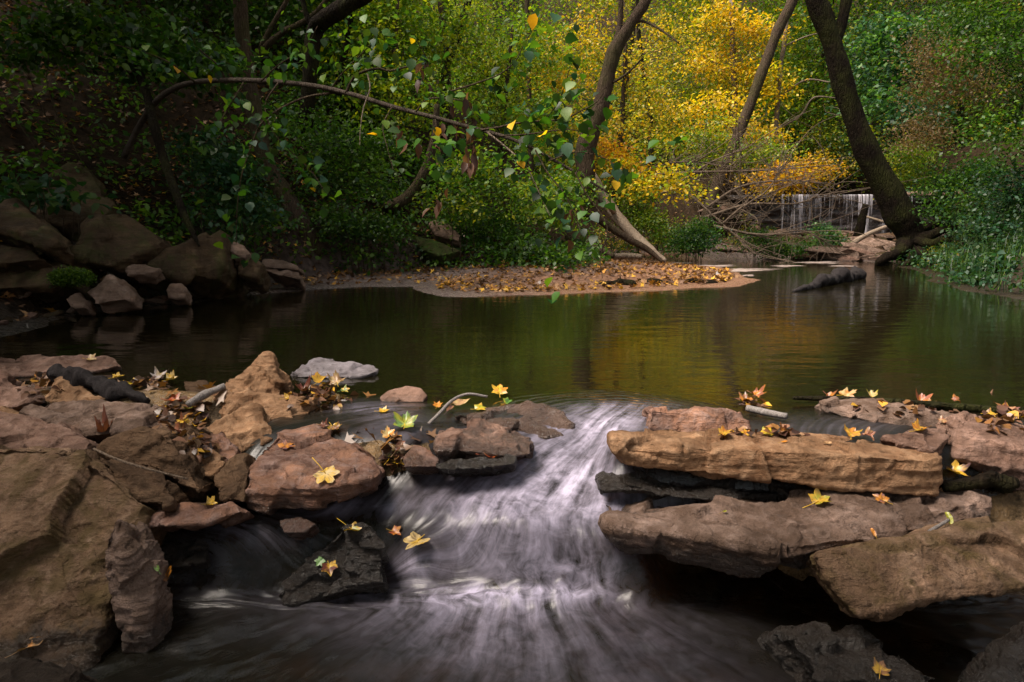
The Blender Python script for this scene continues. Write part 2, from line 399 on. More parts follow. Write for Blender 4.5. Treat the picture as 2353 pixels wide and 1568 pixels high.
def water():
    xs = np.linspace(-2.3, 2.3, 560); ys = np.linspace(.7, 2.8, 300)
    X, Y = np.meshgrid(xs, ys); x, y = X.ravel(), Y.ravel()
    z = blur2(wz(x, y), X.shape, 3, 3); V = np.c_[x, y, z]
    U, S = flow_coords(V); U = blur2(U, X.shape); S = blur2(S, X.shape)
    pc = Z(1190, 1290, -.34); rr = np.hypot(x - pc.x, y - pc.y - .12); an = np.arctan2(x - pc.x, pc.y + .12 - y)
    wb = sstep(1.84, 1.74, y); U = U * (1 - wb) + an / .62 * wb; S = S * (1 - wb) + (S.mean() + rr * 1.2) * wb
    pu, pv = proj(V)
    turb = sstep(2.5, 2.0, y)
    st = fbm(np.stack([U * 7 + fbm(np.c_[x * 3, y * 3, x * 0], 3) * .8, S * 3.2, U * 0], -1), 4)
    lump = fbm(np.c_[x * 9, y * 9, x * 0 + 3], 3)
    V[:, 2] += turb * (st * .011 + lump * .008)
    boil = np.exp(-(((pu - 1150) / 110) ** 2 + ((pv - 1195) / 60) ** 2))
    V[:, 2] += .035 * boil * (1 + .5 * lump)
    boil2 = np.exp(-(((pu - 1180) / 170) ** 2 + ((pv - 1372) / 26) ** 2))
    V[:, 2] += .022 * boil2
    # lip rings
    G = lambda u, v, a, b, w=1.: w * np.exp(-(((pu - u) / a) ** 2 + ((pv - v) / b) ** 2))
    foam_and_glare = (G(1400, 985, 90, 40, .62) + G(1290, 1050, 130, 60, .60) + G(1160, 1130, 210, 60, .58) + G(1330, 1120, 120, 60, .55) +
            G(1150, 1200, 120, 55, .72) + G(1150, 1290, 190, 60, .55) + G(1350, 1300, 90, 70, .45) + G(1400, 1190, 130, 40, .5) +
            G(1190, 1375, 130, 18, .90) + G(1180, 1390, 260, 34, .42) + G(1130, 1470, 260, 90, .40) + G(800, 1400, 260, 60, .15) + G(480, 1350, 150, 60, .08) +
            G(560, 1230, 140, 35, .26) + G(800, 1165, 160, 26, .40) + G(420, 1285, 90, 22, .38) + G(1520, 1470, 230, 70, .14) + G(1400, 1570, 420, 50, .14) +
            G(1550, 1172, 160, 16, .30) + G(860, 940, 90, 22, .30) + G(900, 1000, 80, 40, .25) + G(1900, 985, 180, 26, .15) + G(955, 1300, 50, 40, .5))
    ring = np.exp(-((np.hypot(U, 0)) / 1.3) ** 2) * sstep(2.75, 2.6, y) * sstep(2.25, 2.45, y)
    foam_and_glare = np.clip(foam_and_glare + .30 * ring, 0, 1) * sstep(2.86, 2.6, y)
    nx = len(xs); i = np.arange(len(ys) - 1)[:, None] * nx + np.arange(nx - 1)[None]
    Fq = np.stack([i, i + 1, i + nx + 1, i + nx], -1).reshape(-1, 4)
    # pool sheet beyond, welded edge to edge by sharing the y=2.8 line
    xs2 = np.linspace(-13, 14, 140); ys2 = np.linspace(2.8, 17.5, 120)
    X2, Y2 = np.meshgrid(xs2, ys2); n0 = len(V)
    V2 = np.c_[X2.ravel(), Y2.ravel(), np.zeros(X2.size)]
    nx2 = len(xs2); i2 = np.arange(len(ys2) - 1)[:, None] * nx2 + np.arange(nx2 - 1)[None]
    F2 = np.stack([i2, i2 + 1, i2 + nx2 + 1, i2 + nx2], -1).reshape(-1, 4) + n0
    V[-nx:, 2] = 0
    Va = np.concatenate([V, V2]); me = mk('stream_water', Va, [Fq, F2])
    z2 = np.zeros(len(V2))
    attr(me, 'flow', np.concatenate([np.c_[U, S], np.zeros((len(V2), 2))]))
    attr(me, 'plunge', np.concatenate([np.clip(4.5 * wb * (1 - wb), 0, 1), z2]))
    attr(me, 'foam_and_glare', np.concatenate([foam_and_glare, z2]))
    attr(me, 'calm', np.concatenate([sstep(2.35, 2.7, y), z2 + 1]))
    N = NT('water')
    g = N.n('ShaderNodeNewGeometry').outputs['Position']
    fl = N.n('ShaderNodeAttribute', attribute_name='flow').outputs['Vector']
    fo = N.n('ShaderNodeAttribute', attribute_name='foam_and_glare').outputs['Fac']
    calm = N.n('ShaderNodeAttribute', attribute_name='calm').outputs['Fac']
    wob = N.scalev(N.n('ShaderNodeTexNoise', {'Vector': g, 'Scale': 6.0, 'Detail': 2.0}).outputs['Color'], (.10, .06, 0))
    flw = N.n('ShaderNodeVectorMath', {0: fl, 1: wob}, operation='ADD').outputs[0]
    s1 = N.noise(N.scalev(flw, (6, 2.2, 1)), 1.0, 5, .6, 0)
    s2 = N.noise(N.scalev(flw, (20, 3.0, 1)), 1.0, 4, .55, 0)
    s3 = N.noise(g, 20, 5, .62, .8)
    s4 = N.noise(N.scalev(flw, (4.5, 3.2, 1)), 1.0, 5, .68, 0)
    st = N.math('ADD', N.math('MULTIPLY', s1, .42), N.math('ADD', N.math('MULTIPLY', s2, .08), N.math('ADD', N.math('MULTIPLY', s3, .26), N.math('MULTIPLY', s4, .34))))
    stm = N.mapr(st, .43, .72)
    pl = N.n('ShaderNodeAttribute', attribute_name='plunge').outputs['Fac']
    stm = N.n('ShaderNodeMix', {0: pl, 2: stm, 3: N.mapr(s3, .30, .72)}).outputs[0]
    f = N.math('MULTIPLY', fo, N.math('ADD', .07, N.math('MULTIPLY', stm, 1.3)), True)
    f = N.math('POWER', f, 1.35)
    # ripples
    r1 = N.noise(N.scalev(g, (2.2, 5.5, 1)), 1.0, 3, .5)
    r2 = N.noise(N.scalev(g, (7, 22, 1)), 1.0, 3, .5)
    hr = N.math('ADD', r1, N.math('MULTIPLY', r2, .28))
    ringw = N.n('ShaderNodeVectorMath', {0: g, 1: (Z(1420, 985, 0).x, Z(1420, 985, 0).y, 0)}, operation='DISTANCE').outputs['Value']
    rn = N.math('SINE', N.math('ADD', N.math('MULTIPLY', ringw, 150.0), N.math('MULTIPLY', N.noise(g, 6, 2), 9)))
    rmask = N.math('MULTIPLY', N.mapr(ringw, .62, .2), calm)
    nb1 = N.bump(hr, .085, .05)
    nb2 = N.bump(N.math('MULTIPLY', rn, rmask), .8, .004, nb1)
    nb3 = N.bump(N.math('MULTIPLY', s1, N.math('MULTIPLY', N.math('SUBTRACT', 1.0, calm), N.math('SUBTRACT', 1.0, pl))), .25, .03, nb2)
    fr = N.n('ShaderNodeFresnel', {'IOR': 1.55, 'Normal': nb3}).outputs[0]
    fr = N.math('MULTIPLY', fr, N.mapr(calm, 0, 1, .5, 1.0))
    gl = N.n('ShaderNodeBsdfGlossy', {'Color': (1, 1, 1, 1), 'Roughness': N.mapr(calm, 0, 1, .30, .045), 'Normal': nb3}).outputs[0]
    tr = N.n('ShaderNodeBsdfTransparent', {'Color': (.30, .205, .105, 1)}).outputs[0]
    silt = N.n('ShaderNodeBsdfDiffuse', {'Color': (.012, .010, .004, 1)}).outputs[0]
    body = N.n('ShaderNodeMixShader', {0: N.mapr(calm, 0, 1, .35, .6), 1: tr, 2: silt}).outputs[0]
    wat = N.n('ShaderNodeMixShader', {0: fr, 1: body, 2: gl}).outputs[0]
    fd = N.n('ShaderNodeBsdfDiffuse', {'Color': (.68, .62, .80, 1)}).outputs[0]
    ft = N.n('ShaderNodeBsdfTranslucent', {'Color': (.68, .62, .80, 1)}).outputs[0]
    fm = N.n('ShaderNodeMixShader', {0: .3, 1: fd, 2: ft}).outputs[0]
    o = link('stream_water', me, N.done(N.n('ShaderNodeMixShader', {0: f, 1: wat, 2: fm}).outputs[0]))
    tag(o, kind='structure')
    return o
WATER = water()

# ------------------------------------------------------------------ rocks
def rock(name, label, pts, back=(0, .2, -.14, .85), mat='tan', wet=-2.0, amp=1.0, vox=None, group='rocks of the stream dam', cat='rock', smooth=2, facet=1.0):
    facet *= 1.8; smooth = max(1, smooth - 1)
    P = [D(*p) for p in pts]; c = sum(P, Vector()) / len(P)
    Q = [c + (p - c) * back[3] + Vector(back[:3]) for p in P]
    cc = (c + sum(Q, Vector()) / len(Q)) / 2
    bm = bmesh.new()
    for p in P + Q: bm.verts.new(p - cc)
    r = bmesh.ops.convex_hull(bm, input=bm.verts)
    bmesh.ops.delete(bm, geom=list({e for e in r['geom_interior'] + r['geom_unused'] if isinstance(e, bmesh.types.BMVert)}), context='VERTS')
    bmesh.ops.recalc_face_normals(bm, faces=bm.faces)
    me = bpy.data.meshes.new(name); bm.to_mesh(me); bm.free()
    o = link(name, me)
    dist = min(p[2] for p in pts)
    A = getV(me); dim = A.max(0) - A.min(0); size = float(np.prod(np.maximum(dim, .01)) ** (1 / 3))
    md = o.modifiers.new('r', 'REMESH'); md.mode = 'VOXEL'; md.voxel_size = vox or max(dist * .0023, dim.max() / 220, .003)
    bpy.context.view_layer.update()
    dg = bpy.context.evaluated_depsgraph_get()
    me2 = bpy.data.meshes.new_from_object(o.evaluated_get(dg)); o.modifiers.clear(); o.data = me2; bpy.data.meshes.remove(me); me2.name = name
    bm = bmesh.new(); bm.from_mesh(me2)
    for _ in range(smooth): bmesh.ops.smooth_vert(bm, verts=bm.verts, factor=.5, use_axis_x=True, use_axis_y=True, use_axis_z=True)
    bm.to_mesh(me2); bm.free()
    seed = abs(hash(label)) % 1000 if False else (sum(ord(ch) * (i + 3) for i, ch in enumerate(label)) % 997)
    rg = np.random.default_rng(seed)
    V = getV(me2); Nn = getN(me2)
    S = V + seed * 1.37
    q = np.stack([fbm(S * (5 / size) + 31 * k, 2) for k in range(3)], -1) * .06 * size
    seeds = V[rg.integers(0, len(V), 26)]; tilt = rg.normal(0, .15 * facet, (26, 3)); stepo = rg.normal(0, .016 * facet, 26) * size
    W = V + q
    dd = ((W[:, None] - seeds[None]) ** 2).sum(-1); k = dd.argmin(1)
    fac = ((W - seeds[k]) * tilt[k]).sum(1) + stepo[k]
    side = 1 - np.abs(Nn[:, 2]) ** 2
    strat = fbm(np.c_[S[:, 0] * 3, S[:, 1] * 3, S[:, 2] * 26] / size, 4)
    disp = size * amp * (.04 * fbm(S * (2.6 / size), 3) + .036 * fbm(S * (9 / size), 6, .68) + .034 * strat * side) + np.clip(fac * amp, -.05 * size, .05 * size)
    disp = disp + size * amp * .012 * fbm(S * (26 / size), 3, .7)
    setV(me2, V + Nn * disp[:, None])
    bm = bmesh.new(); bm.from_mesh(me2)
    bmesh.ops.smooth_vert(bm, verts=bm.verts, factor=.10, use_axis_x=True, use_axis_y=True, use_axis_z=True)
    bm.to_mesh(me2); bm.free()
    me2.polygons.foreach_set('use_smooth', np.ones(len(me2.polygons), bool)); me2.update()
    me2.materials.append(ROCK[mat]); o.location = cc
    o.color = (wet + 1.0, 0, 0, 1)
    return tag(o, label, cat, group)

# right side of the dam
rock('flat_slab', 'long tan slab spanning the right side of the cascade, topped with fallen leaves',
     [(1411, 1008, 2.03), (1440, 1002, 2.10), (1505, 1000, 2.12), (1700, 1000, 2.14), (1862, 1006, 2.14), (2011, 1023, 2.12), (2160, 1038, 2.06), (2168, 1052, 1.98),
      (1451, 1012, 2.02), (1577, 1022, 2.0), (1694, 1031, 1.99), (1806, 1038, 1.97), (1900, 1045, 1.96), (2002, 1050, 1.95), (2120, 1056, 1.95),
      (1412, 1036, 2.0), (1437, 1070, 2.0), (1535, 1080, 1.985), (1694, 1098, 1.97), (1834, 1113, 1.95), (1988, 1126, 1.94), (2100, 1137, 1.94), (2152, 1137, 1.95), (2168, 1080, 1.97)],
     (0, .10, -.015, 1.0), 'tan', -2, .55, facet=.6)
rock('flat_slab', 'wide grey ledge under the long tan slab, holding two maple leaves',
     [(1398, 1210, 1.80), (1480, 1184, 1.90), (1619, 1202, 1.80), (1714, 1230, 1.69), (1731, 1255, 1.64), (1817, 1268, 1.61), (1856, 1254, 1.66), (1977, 1205, 1.78),
      (2024, 1186, 1.83), (2142, 1160, 1.90), (2226, 1136, 1.98), (2284, 1140, 1.99), (2282, 1190, 1.93), (1845, 1334, 1.66), (1735, 1305, 1.68), (1446, 1262, 1.80), (1600, 1290, 1.76), (2020, 1260, 1.80),
      (1560, 1165, 1.95), (2000, 1128, 2.02)],
     (0, .25, -.03, 1.0), 'grey', -.155, .6)
rock('boulder', 'brown moss-stained boulder jutting in from the right edge, dark patch on its left corner',
     [(1883, 1280, 1.52), (1974, 1255, 1.56), (2039, 1236, 1.60), (2142, 1229, 1.62), (2198, 1210, 1.65), (2282, 1198, 1.67), (2420, 1194, 1.68), (1974, 1418, 1.43), (1941, 1382, 1.45), (1904, 1331, 1.48),
      (2024, 1397, 1.43), (2086, 1385, 1.44), (2156, 1361, 1.46), (2254, 1343, 1.48), (2420, 1340, 1.5)],
     (.03, .2, -.10, .85), 'mossy', -2, .55, facet=.5)
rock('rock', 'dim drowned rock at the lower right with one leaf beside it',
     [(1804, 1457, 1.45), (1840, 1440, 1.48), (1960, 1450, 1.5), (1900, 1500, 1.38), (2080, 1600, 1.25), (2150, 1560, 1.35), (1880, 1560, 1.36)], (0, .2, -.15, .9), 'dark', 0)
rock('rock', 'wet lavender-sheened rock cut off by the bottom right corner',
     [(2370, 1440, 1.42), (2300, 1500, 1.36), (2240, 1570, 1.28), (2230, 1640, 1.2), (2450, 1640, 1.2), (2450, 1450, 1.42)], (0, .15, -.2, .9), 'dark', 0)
rock('boulder', 'pinkish blocky rock on the right edge behind the tan slab',
     [(2198, 969, 2.17), (2221, 955, 2.24), (2254, 959, 2.25), (2353, 992, 2.2), (2440, 1010, 2.18), (2440, 1075, 2.04), (2353, 1068, 2.05), (2265, 1068, 2.03), (2207, 1048, 2.07), (2192, 1013, 2.13), (2290, 1120, 2.05), (2440, 1130, 2.04)],
     (.02, .25, -.1, .9), 'pink', -2, .7)
rock('flat_rock', 'small triangular flat rock between the tan slab and the blocky right rock',
     [(2030, 1003, 2.13), (2100, 990, 2.18), (2181, 980, 2.20), (2185, 1000, 2.13), (2156, 1032, 2.05), (2055, 1022, 2.08), (2150, 1075, 2.05), (2060, 1060, 2.08)], (0, .1, -.08, .9), 'pink', -2, .6)
rock('flat_slab', 'long dark slab at the pool edge on the right, lined with leaves',
     [(1884, 923, 2.53), (1920, 917, 2.58), (1974, 918, 2.58), (2153, 939, 2.47), (2228, 952, 2.39), (1890, 946, 2.51), (2002, 969, 2.39), (2053, 980, 2.35), (2114, 988, 2.32), (2185, 980, 2.33), (2010, 934, 2.48), (2100, 951, 2.38)],
     (0, .14, -.08, .95), 'grey', .0, .6)
rock('rock', 'dark wet block standing in the water just behind the tan slab',
     [(1496, 940, 2.32), (1577, 944, 2.31), (1667, 947, 2.3), (1710, 953, 2.3), (1500, 936, 2.39), (1700, 946, 2.38), (1722, 1002, 2.24), (1673, 1006, 2.24), (1560, 1006, 2.25), (1487, 1002, 2.26)],
     (0, .15, -.05, .95), 'rust', .0, .8)
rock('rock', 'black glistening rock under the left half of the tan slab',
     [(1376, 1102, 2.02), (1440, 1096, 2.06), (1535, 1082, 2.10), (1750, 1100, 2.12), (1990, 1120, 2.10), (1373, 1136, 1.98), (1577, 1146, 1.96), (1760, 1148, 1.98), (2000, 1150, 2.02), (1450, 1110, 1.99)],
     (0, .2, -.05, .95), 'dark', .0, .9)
# middle stones
rock('rock', 'brown angular stone beside the flow with a dark undercut front',
     [(1008, 988, 2.26), (1097, 971, 2.33), (1150, 974, 2.33), (1181, 996, 2.25), (1226, 1014, 2.20), (1004, 1014, 2.18), (1004, 1034, 2.15), (1070, 1008, 2.17), (1140, 1018, 2.15), (1185, 1048, 2.12), (1224, 1043, 2.14), (1090, 1050, 2.15)],
     (0, .12, -.08, .9), 'pink', .0, .9)
rock('rock', 'larger wet stone left of the lip, with an arched stick and leaves on it',
     [(1035, 960, 2.50), (1090, 940, 2.60), (1160, 932, 2.63), (1255, 933, 2.60), (1297, 955, 2.52), (1310, 977, 2.45), (1303, 1000, 2.39), (1264, 1008, 2.36), (1222, 996, 2.38), (1166, 975, 2.42), (1090, 972, 2.44)],
     (0, .15, -.1, .9), 'pink', .03, .9)
rock('rounded_stone', 'smooth brown rounded stone out in the pool, nearest the dam',
     [(868, 914, 2.7), (890, 896, 2.74), (937, 885, 2.77), (968, 890, 2.75), (982, 908, 2.71), (975, 924, 2.67), (880, 925, 2.67)], (0, .12, -.08, .9), 'pink', .003, .3, smooth=8, facet=.2)
rock('flat_rock', 'pale lavender flat rock lying in the pool',
     [(662, 854, 3.16), (710, 839, 3.24), (733, 820, 3.32), (803, 827, 3.28), (860, 840, 3.22), (866, 852, 3.16), (830, 866, 3.10), (740, 868, 3.10), (690, 866, 3.12)], (0, .1, -.12, .95), 'pale', -.03, .6)
rock('rounded_stone', 'small round brown stone propping up brown leaves',
     [(923, 1050, 2.13), (951, 1022, 2.19), (980, 1027, 2.18), (1010, 1056, 2.12), (1003, 1073, 2.08), (930, 1074, 2.08)], (0, .08, -.06, .9), 'rust', -.04, .4, smooth=7, facet=.3)
rock('flat_stone', 'thin wet stone shelf carrying a red leaf',
     [(1000, 1066, 2.06), (1100, 1058, 2.08), (1160, 1046, 2.12), (1186, 1050, 2.10), (1184, 1066, 2.05), (1100, 1076, 2.03), (1010, 1078, 2.03)], (0, .08, -.06, .95), 'dark', 0, .7)
# left pile
rock('flat_slab', 'rust-coloured tilted slab left of the cascade, a pale leaf stuck to its wet top',
     [(632, 997, 2.28), (721, 977, 2.36), (769, 1002, 2.26), (817, 1039, 2.15), (848, 1057, 2.10), (874, 1090, 2.0), (595, 1044, 2.13), (565, 1120, 1.94), (621, 1118, 1.93), (705, 1113, 1.93), (744, 1124, 1.90), (800, 1112, 1.93), (862, 1098, 1.97),
      (567, 1168, 1.94), (621, 1176, 1.93), (720, 1172, 1.92), (794, 1152, 1.94), (862, 1126, 1.99)],
     (0, .18, -.06, .9), 'rust', -.11, .6)
rock('rock', 'tan block overhanging the rust slab',
     [(507, 960, 2.48), (532, 899, 2.60), (560, 893, 2.62), (640, 910, 2.60), (722, 922, 2.58), (717, 944, 2.50), (694, 970, 2.44), (629, 984, 2.42), (590, 930, 2.50), (640, 940, 2.48)],
     (0, .15, -.1, .85), 'tan', -2, .9)
rock('boulder', 'tall pale jagged rock, highest of the left pile, at the pool edge',
     [(455, 935, 2.68), (487, 899, 2.74), (546, 863, 2.80), (560, 843, 2.83), (588, 826, 2.86), (618, 816, 2.86), (627, 850, 2.82), (652, 876, 2.78), (640, 920, 2.72), (520, 960, 2.62), (575, 880, 2.74)],
     (.02, .14, -.1, .9), 'tan', -2, 1.0)
rock('rock', 'tan squarish rock leaning below the overhanging block',
     [(437, 1000, 2.28), (493, 974, 2.34), (582, 934, 2.42), (597, 944, 2.40), (625, 990, 2.30), (622, 1012, 2.26), (549, 1043, 2.20), (500, 1010, 2.24)],
     (0, .16, -.12, .85), 'tan', -2, .8)
rock('flat_rock', 'long dark grey flat rock with pale flecks in the left pile',
     [(48, 948, 2.46), (112, 918, 2.58), (235, 921, 2.56), (358, 929, 2.52), (387, 946, 2.46), (390, 984, 2.36), (300, 975, 2.37), (246, 978, 2.35), (196, 1004, 2.30), (100, 965, 2.42)],
     (0, .15, -.12, .9), 'grey', -2, .7)
rock('flat_rock', 'mauve rounded rock on the left edge with an orange stain',
     [(-80, 955, 2.24), (0, 956, 2.24), (106, 960, 2.22), (140, 976, 2.18), (196, 1002, 2.12), (208, 1017, 2.08), (196, 1034, 2.05), (112, 1024, 2.06), (0, 1032, 2.04), (-80, 1035, 2.04)],
     (0, .15, -.1, .9), 'pink', -2, .6)
rock('boulder', 'biggest boulder, filling the lower left corner, olive stains on its lower half',
     [(-160, 1012, 1.96), (0, 1019, 1.95), (155, 1021, 1.93), (226, 1045, 1.90), (330, 1162, 1.77), (316, 1230, 1.73), (270, 1330, 1.68), (232, 1450, 1.60), (180, 1580, 1.48), (-160, 1650, 1.38), (90, 1290, 1.66), (-100, 1250, 1.68)],
     (.02, .3, -.2, .9), 'mossy', -.285, .55, facet=.7)
rock('rock', 'narrow upright stone leaning against the biggest boulder',
     [(272, 1194, 1.67), (235, 1236, 1.63), (241, 1276, 1.62), (258, 1300, 1.615), (282, 1370, 1.60), (290, 1510, 1.56), (348, 1510, 1.56), (347, 1381, 1.6), (337, 1303, 1.63), (317, 1249, 1.66), (297, 1212, 1.67), (285, 1260, 1.60)],
     (.02, .08, -.04, .9), 'grey', -.29, .7)
rock('rock', 'shadowed brown rock with a sharp top edge right of the mauve rock',
     [(230, 1032, 2.0), (302, 988, 2.02), (384, 990, 2.0), (420, 1047, 1.93), (462, 1132, 1.84), (300, 1060, 2.10), (375, 1110, 2.10), (448, 1160, 2.02)],
     (0, .25, -.07, .95), 'brown', -2, .7)
rock('rock', 'low dark rock tucked behind the biggest boulder',
     [(230, 1057, 1.93), (308, 1056, 1.96), (375, 1080, 1.93), (404, 1140, 1.83), (390, 1165, 1.80), (300, 1150, 1.82)], (0, .12, -.1, .9), 'brown', -2, .8)
rock('rock', 'wedge of tan rock beneath the red-brown leaves',
     [(407, 1024, 2.08), (482, 1034, 2.10), (516, 1064, 2.04), (489, 1093, 1.98), (450, 1090, 1.98), (430, 1060, 2.02)], (0, .1, -.08, .9), 'tan', -2, .9)
rock('rock', 'dark brown rock standing beside the rust slab, wet at its foot',
     [(524, 1056, 2.04), (557, 1046, 2.07), (572, 1081, 2.0), (560, 1155, 1.90), (510, 1150, 1.90), (490, 1100, 1.96)], (0, .12, -.05, .9), 'brown', -.12, .8)
rock('rock', 'reddish rock lying deep between the tan rocks',
     [(470, 1000, 2.2), (510, 985, 2.24), (545, 1040, 2.14), (530, 1062, 2.1), (480, 1040, 2.14)], (0, .1, -.08, .9), 'rust', -2, .8)
rock('rock', 'pointed brown rock in front of the charred log',
     [(95, 922, 2.62), (137, 863, 2.74), (157, 862, 2.75), (232, 922, 2.62), (160, 930, 2.58)], (0, .12, -.06, .9), 'tan', -2, .8)
rock('rock', 'sloping pinkish rock at the far left edge of the pile',
     [(-60, 850, 2.76), (0, 858, 2.74), (56, 887, 2.68), (96, 915, 2.62), (22, 940, 2.55), (-60, 945, 2.55)], (0, .12, -.08, .9), 'pink', -2, .8)
rock('stone', 'small tan stone wedged under the sloping pinkish rock',
     [(-30, 935, 2.5), (10, 934, 2.5), (45, 948, 2.46), (30, 962, 2.42), (-30, 965, 2.42)], (0, .08, -.06, .9), 'tan', -2, .8)
rock('flat_rock', 'low flat mauve rock at the left pool margin with one tan leaf',
     [(-80, 832, 3.3), (0, 830, 3.3), (100, 824, 3.36), (179, 817, 3.42), (244, 822, 3.38), (273, 840, 3.28), (196, 858, 3.18), (0, 868, 3.10), (-80, 870, 3.10)], (0, .12, -.1, .95), 'pink', .0, .5)
rock('stone', 'small brown block below the white wet leaves',
     [(302, 900, 2.78), (362, 893, 2.82), (366, 915, 2.76), (330, 922, 2.74), (304, 918, 2.75)], (0, .08, -.06, .9), 'rust', -2, .8)
rock('stone', 'dark brown block by the grey plank',
     [(422, 878, 2.9), (470, 873, 2.92), (494, 882, 2.90), (480, 908, 2.84), (424, 908, 2.84)], (0, .08, -.06, .9), 'brown', -2, .8)
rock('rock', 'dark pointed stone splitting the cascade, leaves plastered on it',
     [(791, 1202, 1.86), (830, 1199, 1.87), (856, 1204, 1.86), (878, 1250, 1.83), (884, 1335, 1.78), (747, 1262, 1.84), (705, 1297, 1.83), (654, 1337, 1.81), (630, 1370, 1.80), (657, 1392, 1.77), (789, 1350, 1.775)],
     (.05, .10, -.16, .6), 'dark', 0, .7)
rock('flat_stone', 'amber wet ledge of stone with a yellow leaf, left of the cascade',
     [(333, 1165, 1.86), (440, 1160, 1.88), (532, 1156, 1.90), (556, 1176, 1.84), (476, 1202, 1.78), (336, 1210, 1.76), (340, 1185, 1.80)], (0, .1, -.06, .95), 'rust', -.19, .6)
rock('rock', 'dark rock in the bottom left corner under a curled tan leaf',
     [(-60, 1525, 1.30), (60, 1512, 1.31), (150, 1530, 1.29), (195, 1590, 1.23), (-60, 1640, 1.18)], (0, .1, -.1, .9), 'dark', -2, .6)
rock('stone', 'half-drowned brown stone behind the pointed cascade stone',
     [(640, 1195, 1.86), (690, 1185, 1.9), (725, 1205, 1.86), (700, 1225, 1.82), (650, 1225, 1.82)], (0, .08, -.06, .9), 'rust', 0, .5, smooth=5)
rock('flat_stone', 'submerged flat stone with water curling over its edge, beside the narrow upright stone',
     [(335, 1240, 1.87), (420, 1232, 1.89), (485, 1245, 1.87), (470, 1290, 1.79), (380, 1305, 1.77), (335, 1280, 1.81)], (0, .08, -.08, .95), 'dark', 0, .5)
rock('stone', 'small brown stone at the right edge under the blocky rock',
     [(2330, 1085, 2.1), (2370, 1078, 2.12), (2400, 1100, 2.08), (2340, 1120, 2.04)], (0, .08, -.08, .9), 'brown', -2, .7)

# bank rocks
BG = 'rocks along the left bank'
def brock(*a, **k): k.setdefault('group', BG); k.setdefault('vox', .016); k.setdefault('smooth', 1); return rock(*a, **k)
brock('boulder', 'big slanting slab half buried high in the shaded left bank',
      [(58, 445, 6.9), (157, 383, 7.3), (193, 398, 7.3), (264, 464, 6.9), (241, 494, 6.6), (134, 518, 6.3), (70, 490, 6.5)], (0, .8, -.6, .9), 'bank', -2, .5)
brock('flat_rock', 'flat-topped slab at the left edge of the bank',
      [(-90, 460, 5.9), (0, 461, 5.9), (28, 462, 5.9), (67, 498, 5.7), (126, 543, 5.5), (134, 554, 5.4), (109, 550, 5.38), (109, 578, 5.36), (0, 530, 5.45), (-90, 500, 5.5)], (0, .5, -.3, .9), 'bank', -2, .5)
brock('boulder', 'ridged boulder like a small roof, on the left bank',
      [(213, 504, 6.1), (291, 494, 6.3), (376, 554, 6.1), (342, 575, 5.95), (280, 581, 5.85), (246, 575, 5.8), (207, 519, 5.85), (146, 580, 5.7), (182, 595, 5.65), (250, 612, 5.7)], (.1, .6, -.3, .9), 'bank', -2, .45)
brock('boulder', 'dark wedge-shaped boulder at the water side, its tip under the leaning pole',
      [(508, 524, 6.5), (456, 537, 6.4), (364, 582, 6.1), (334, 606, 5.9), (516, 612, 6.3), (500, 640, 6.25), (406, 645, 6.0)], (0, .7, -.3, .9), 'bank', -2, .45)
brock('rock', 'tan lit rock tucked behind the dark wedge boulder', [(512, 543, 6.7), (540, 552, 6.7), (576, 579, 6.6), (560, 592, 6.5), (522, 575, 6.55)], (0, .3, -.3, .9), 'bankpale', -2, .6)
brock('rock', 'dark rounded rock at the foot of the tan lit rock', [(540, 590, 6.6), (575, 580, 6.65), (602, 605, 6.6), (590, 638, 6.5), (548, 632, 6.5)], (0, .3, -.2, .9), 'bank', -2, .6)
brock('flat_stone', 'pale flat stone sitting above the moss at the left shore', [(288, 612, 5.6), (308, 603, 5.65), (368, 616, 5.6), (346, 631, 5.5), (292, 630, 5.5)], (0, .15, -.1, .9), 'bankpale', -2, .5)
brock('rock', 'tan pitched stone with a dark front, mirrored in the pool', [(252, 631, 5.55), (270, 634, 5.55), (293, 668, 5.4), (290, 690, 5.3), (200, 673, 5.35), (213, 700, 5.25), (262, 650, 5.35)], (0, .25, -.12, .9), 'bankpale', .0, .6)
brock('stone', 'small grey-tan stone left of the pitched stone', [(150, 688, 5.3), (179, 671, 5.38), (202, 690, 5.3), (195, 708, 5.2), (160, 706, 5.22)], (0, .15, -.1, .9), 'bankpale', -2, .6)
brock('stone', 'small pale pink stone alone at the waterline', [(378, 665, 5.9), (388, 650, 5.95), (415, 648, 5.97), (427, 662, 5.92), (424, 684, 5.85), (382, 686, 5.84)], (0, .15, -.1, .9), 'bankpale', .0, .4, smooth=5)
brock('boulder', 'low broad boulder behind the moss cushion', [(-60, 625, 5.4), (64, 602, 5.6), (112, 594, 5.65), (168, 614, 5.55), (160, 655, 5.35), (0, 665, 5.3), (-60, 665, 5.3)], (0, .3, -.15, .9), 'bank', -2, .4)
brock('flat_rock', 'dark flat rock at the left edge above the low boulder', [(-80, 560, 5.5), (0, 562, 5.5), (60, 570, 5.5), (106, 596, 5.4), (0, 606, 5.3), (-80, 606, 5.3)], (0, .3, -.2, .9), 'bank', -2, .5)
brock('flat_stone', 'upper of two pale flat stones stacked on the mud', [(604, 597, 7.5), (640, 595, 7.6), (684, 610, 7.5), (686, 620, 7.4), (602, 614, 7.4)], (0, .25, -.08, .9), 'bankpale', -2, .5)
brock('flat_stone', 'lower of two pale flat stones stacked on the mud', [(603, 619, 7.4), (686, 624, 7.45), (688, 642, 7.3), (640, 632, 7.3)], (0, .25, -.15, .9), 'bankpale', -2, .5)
brock('flat_slab', 'green mossy slab tilted at the foot of the bank', [(950, 540, 10.1), (1000, 553, 10.1), (1062, 576, 10.0), (1013, 589, 9.7), (970, 575, 9.8)], (0, .4, -.25, .9), 'bankmoss', -2, .4)
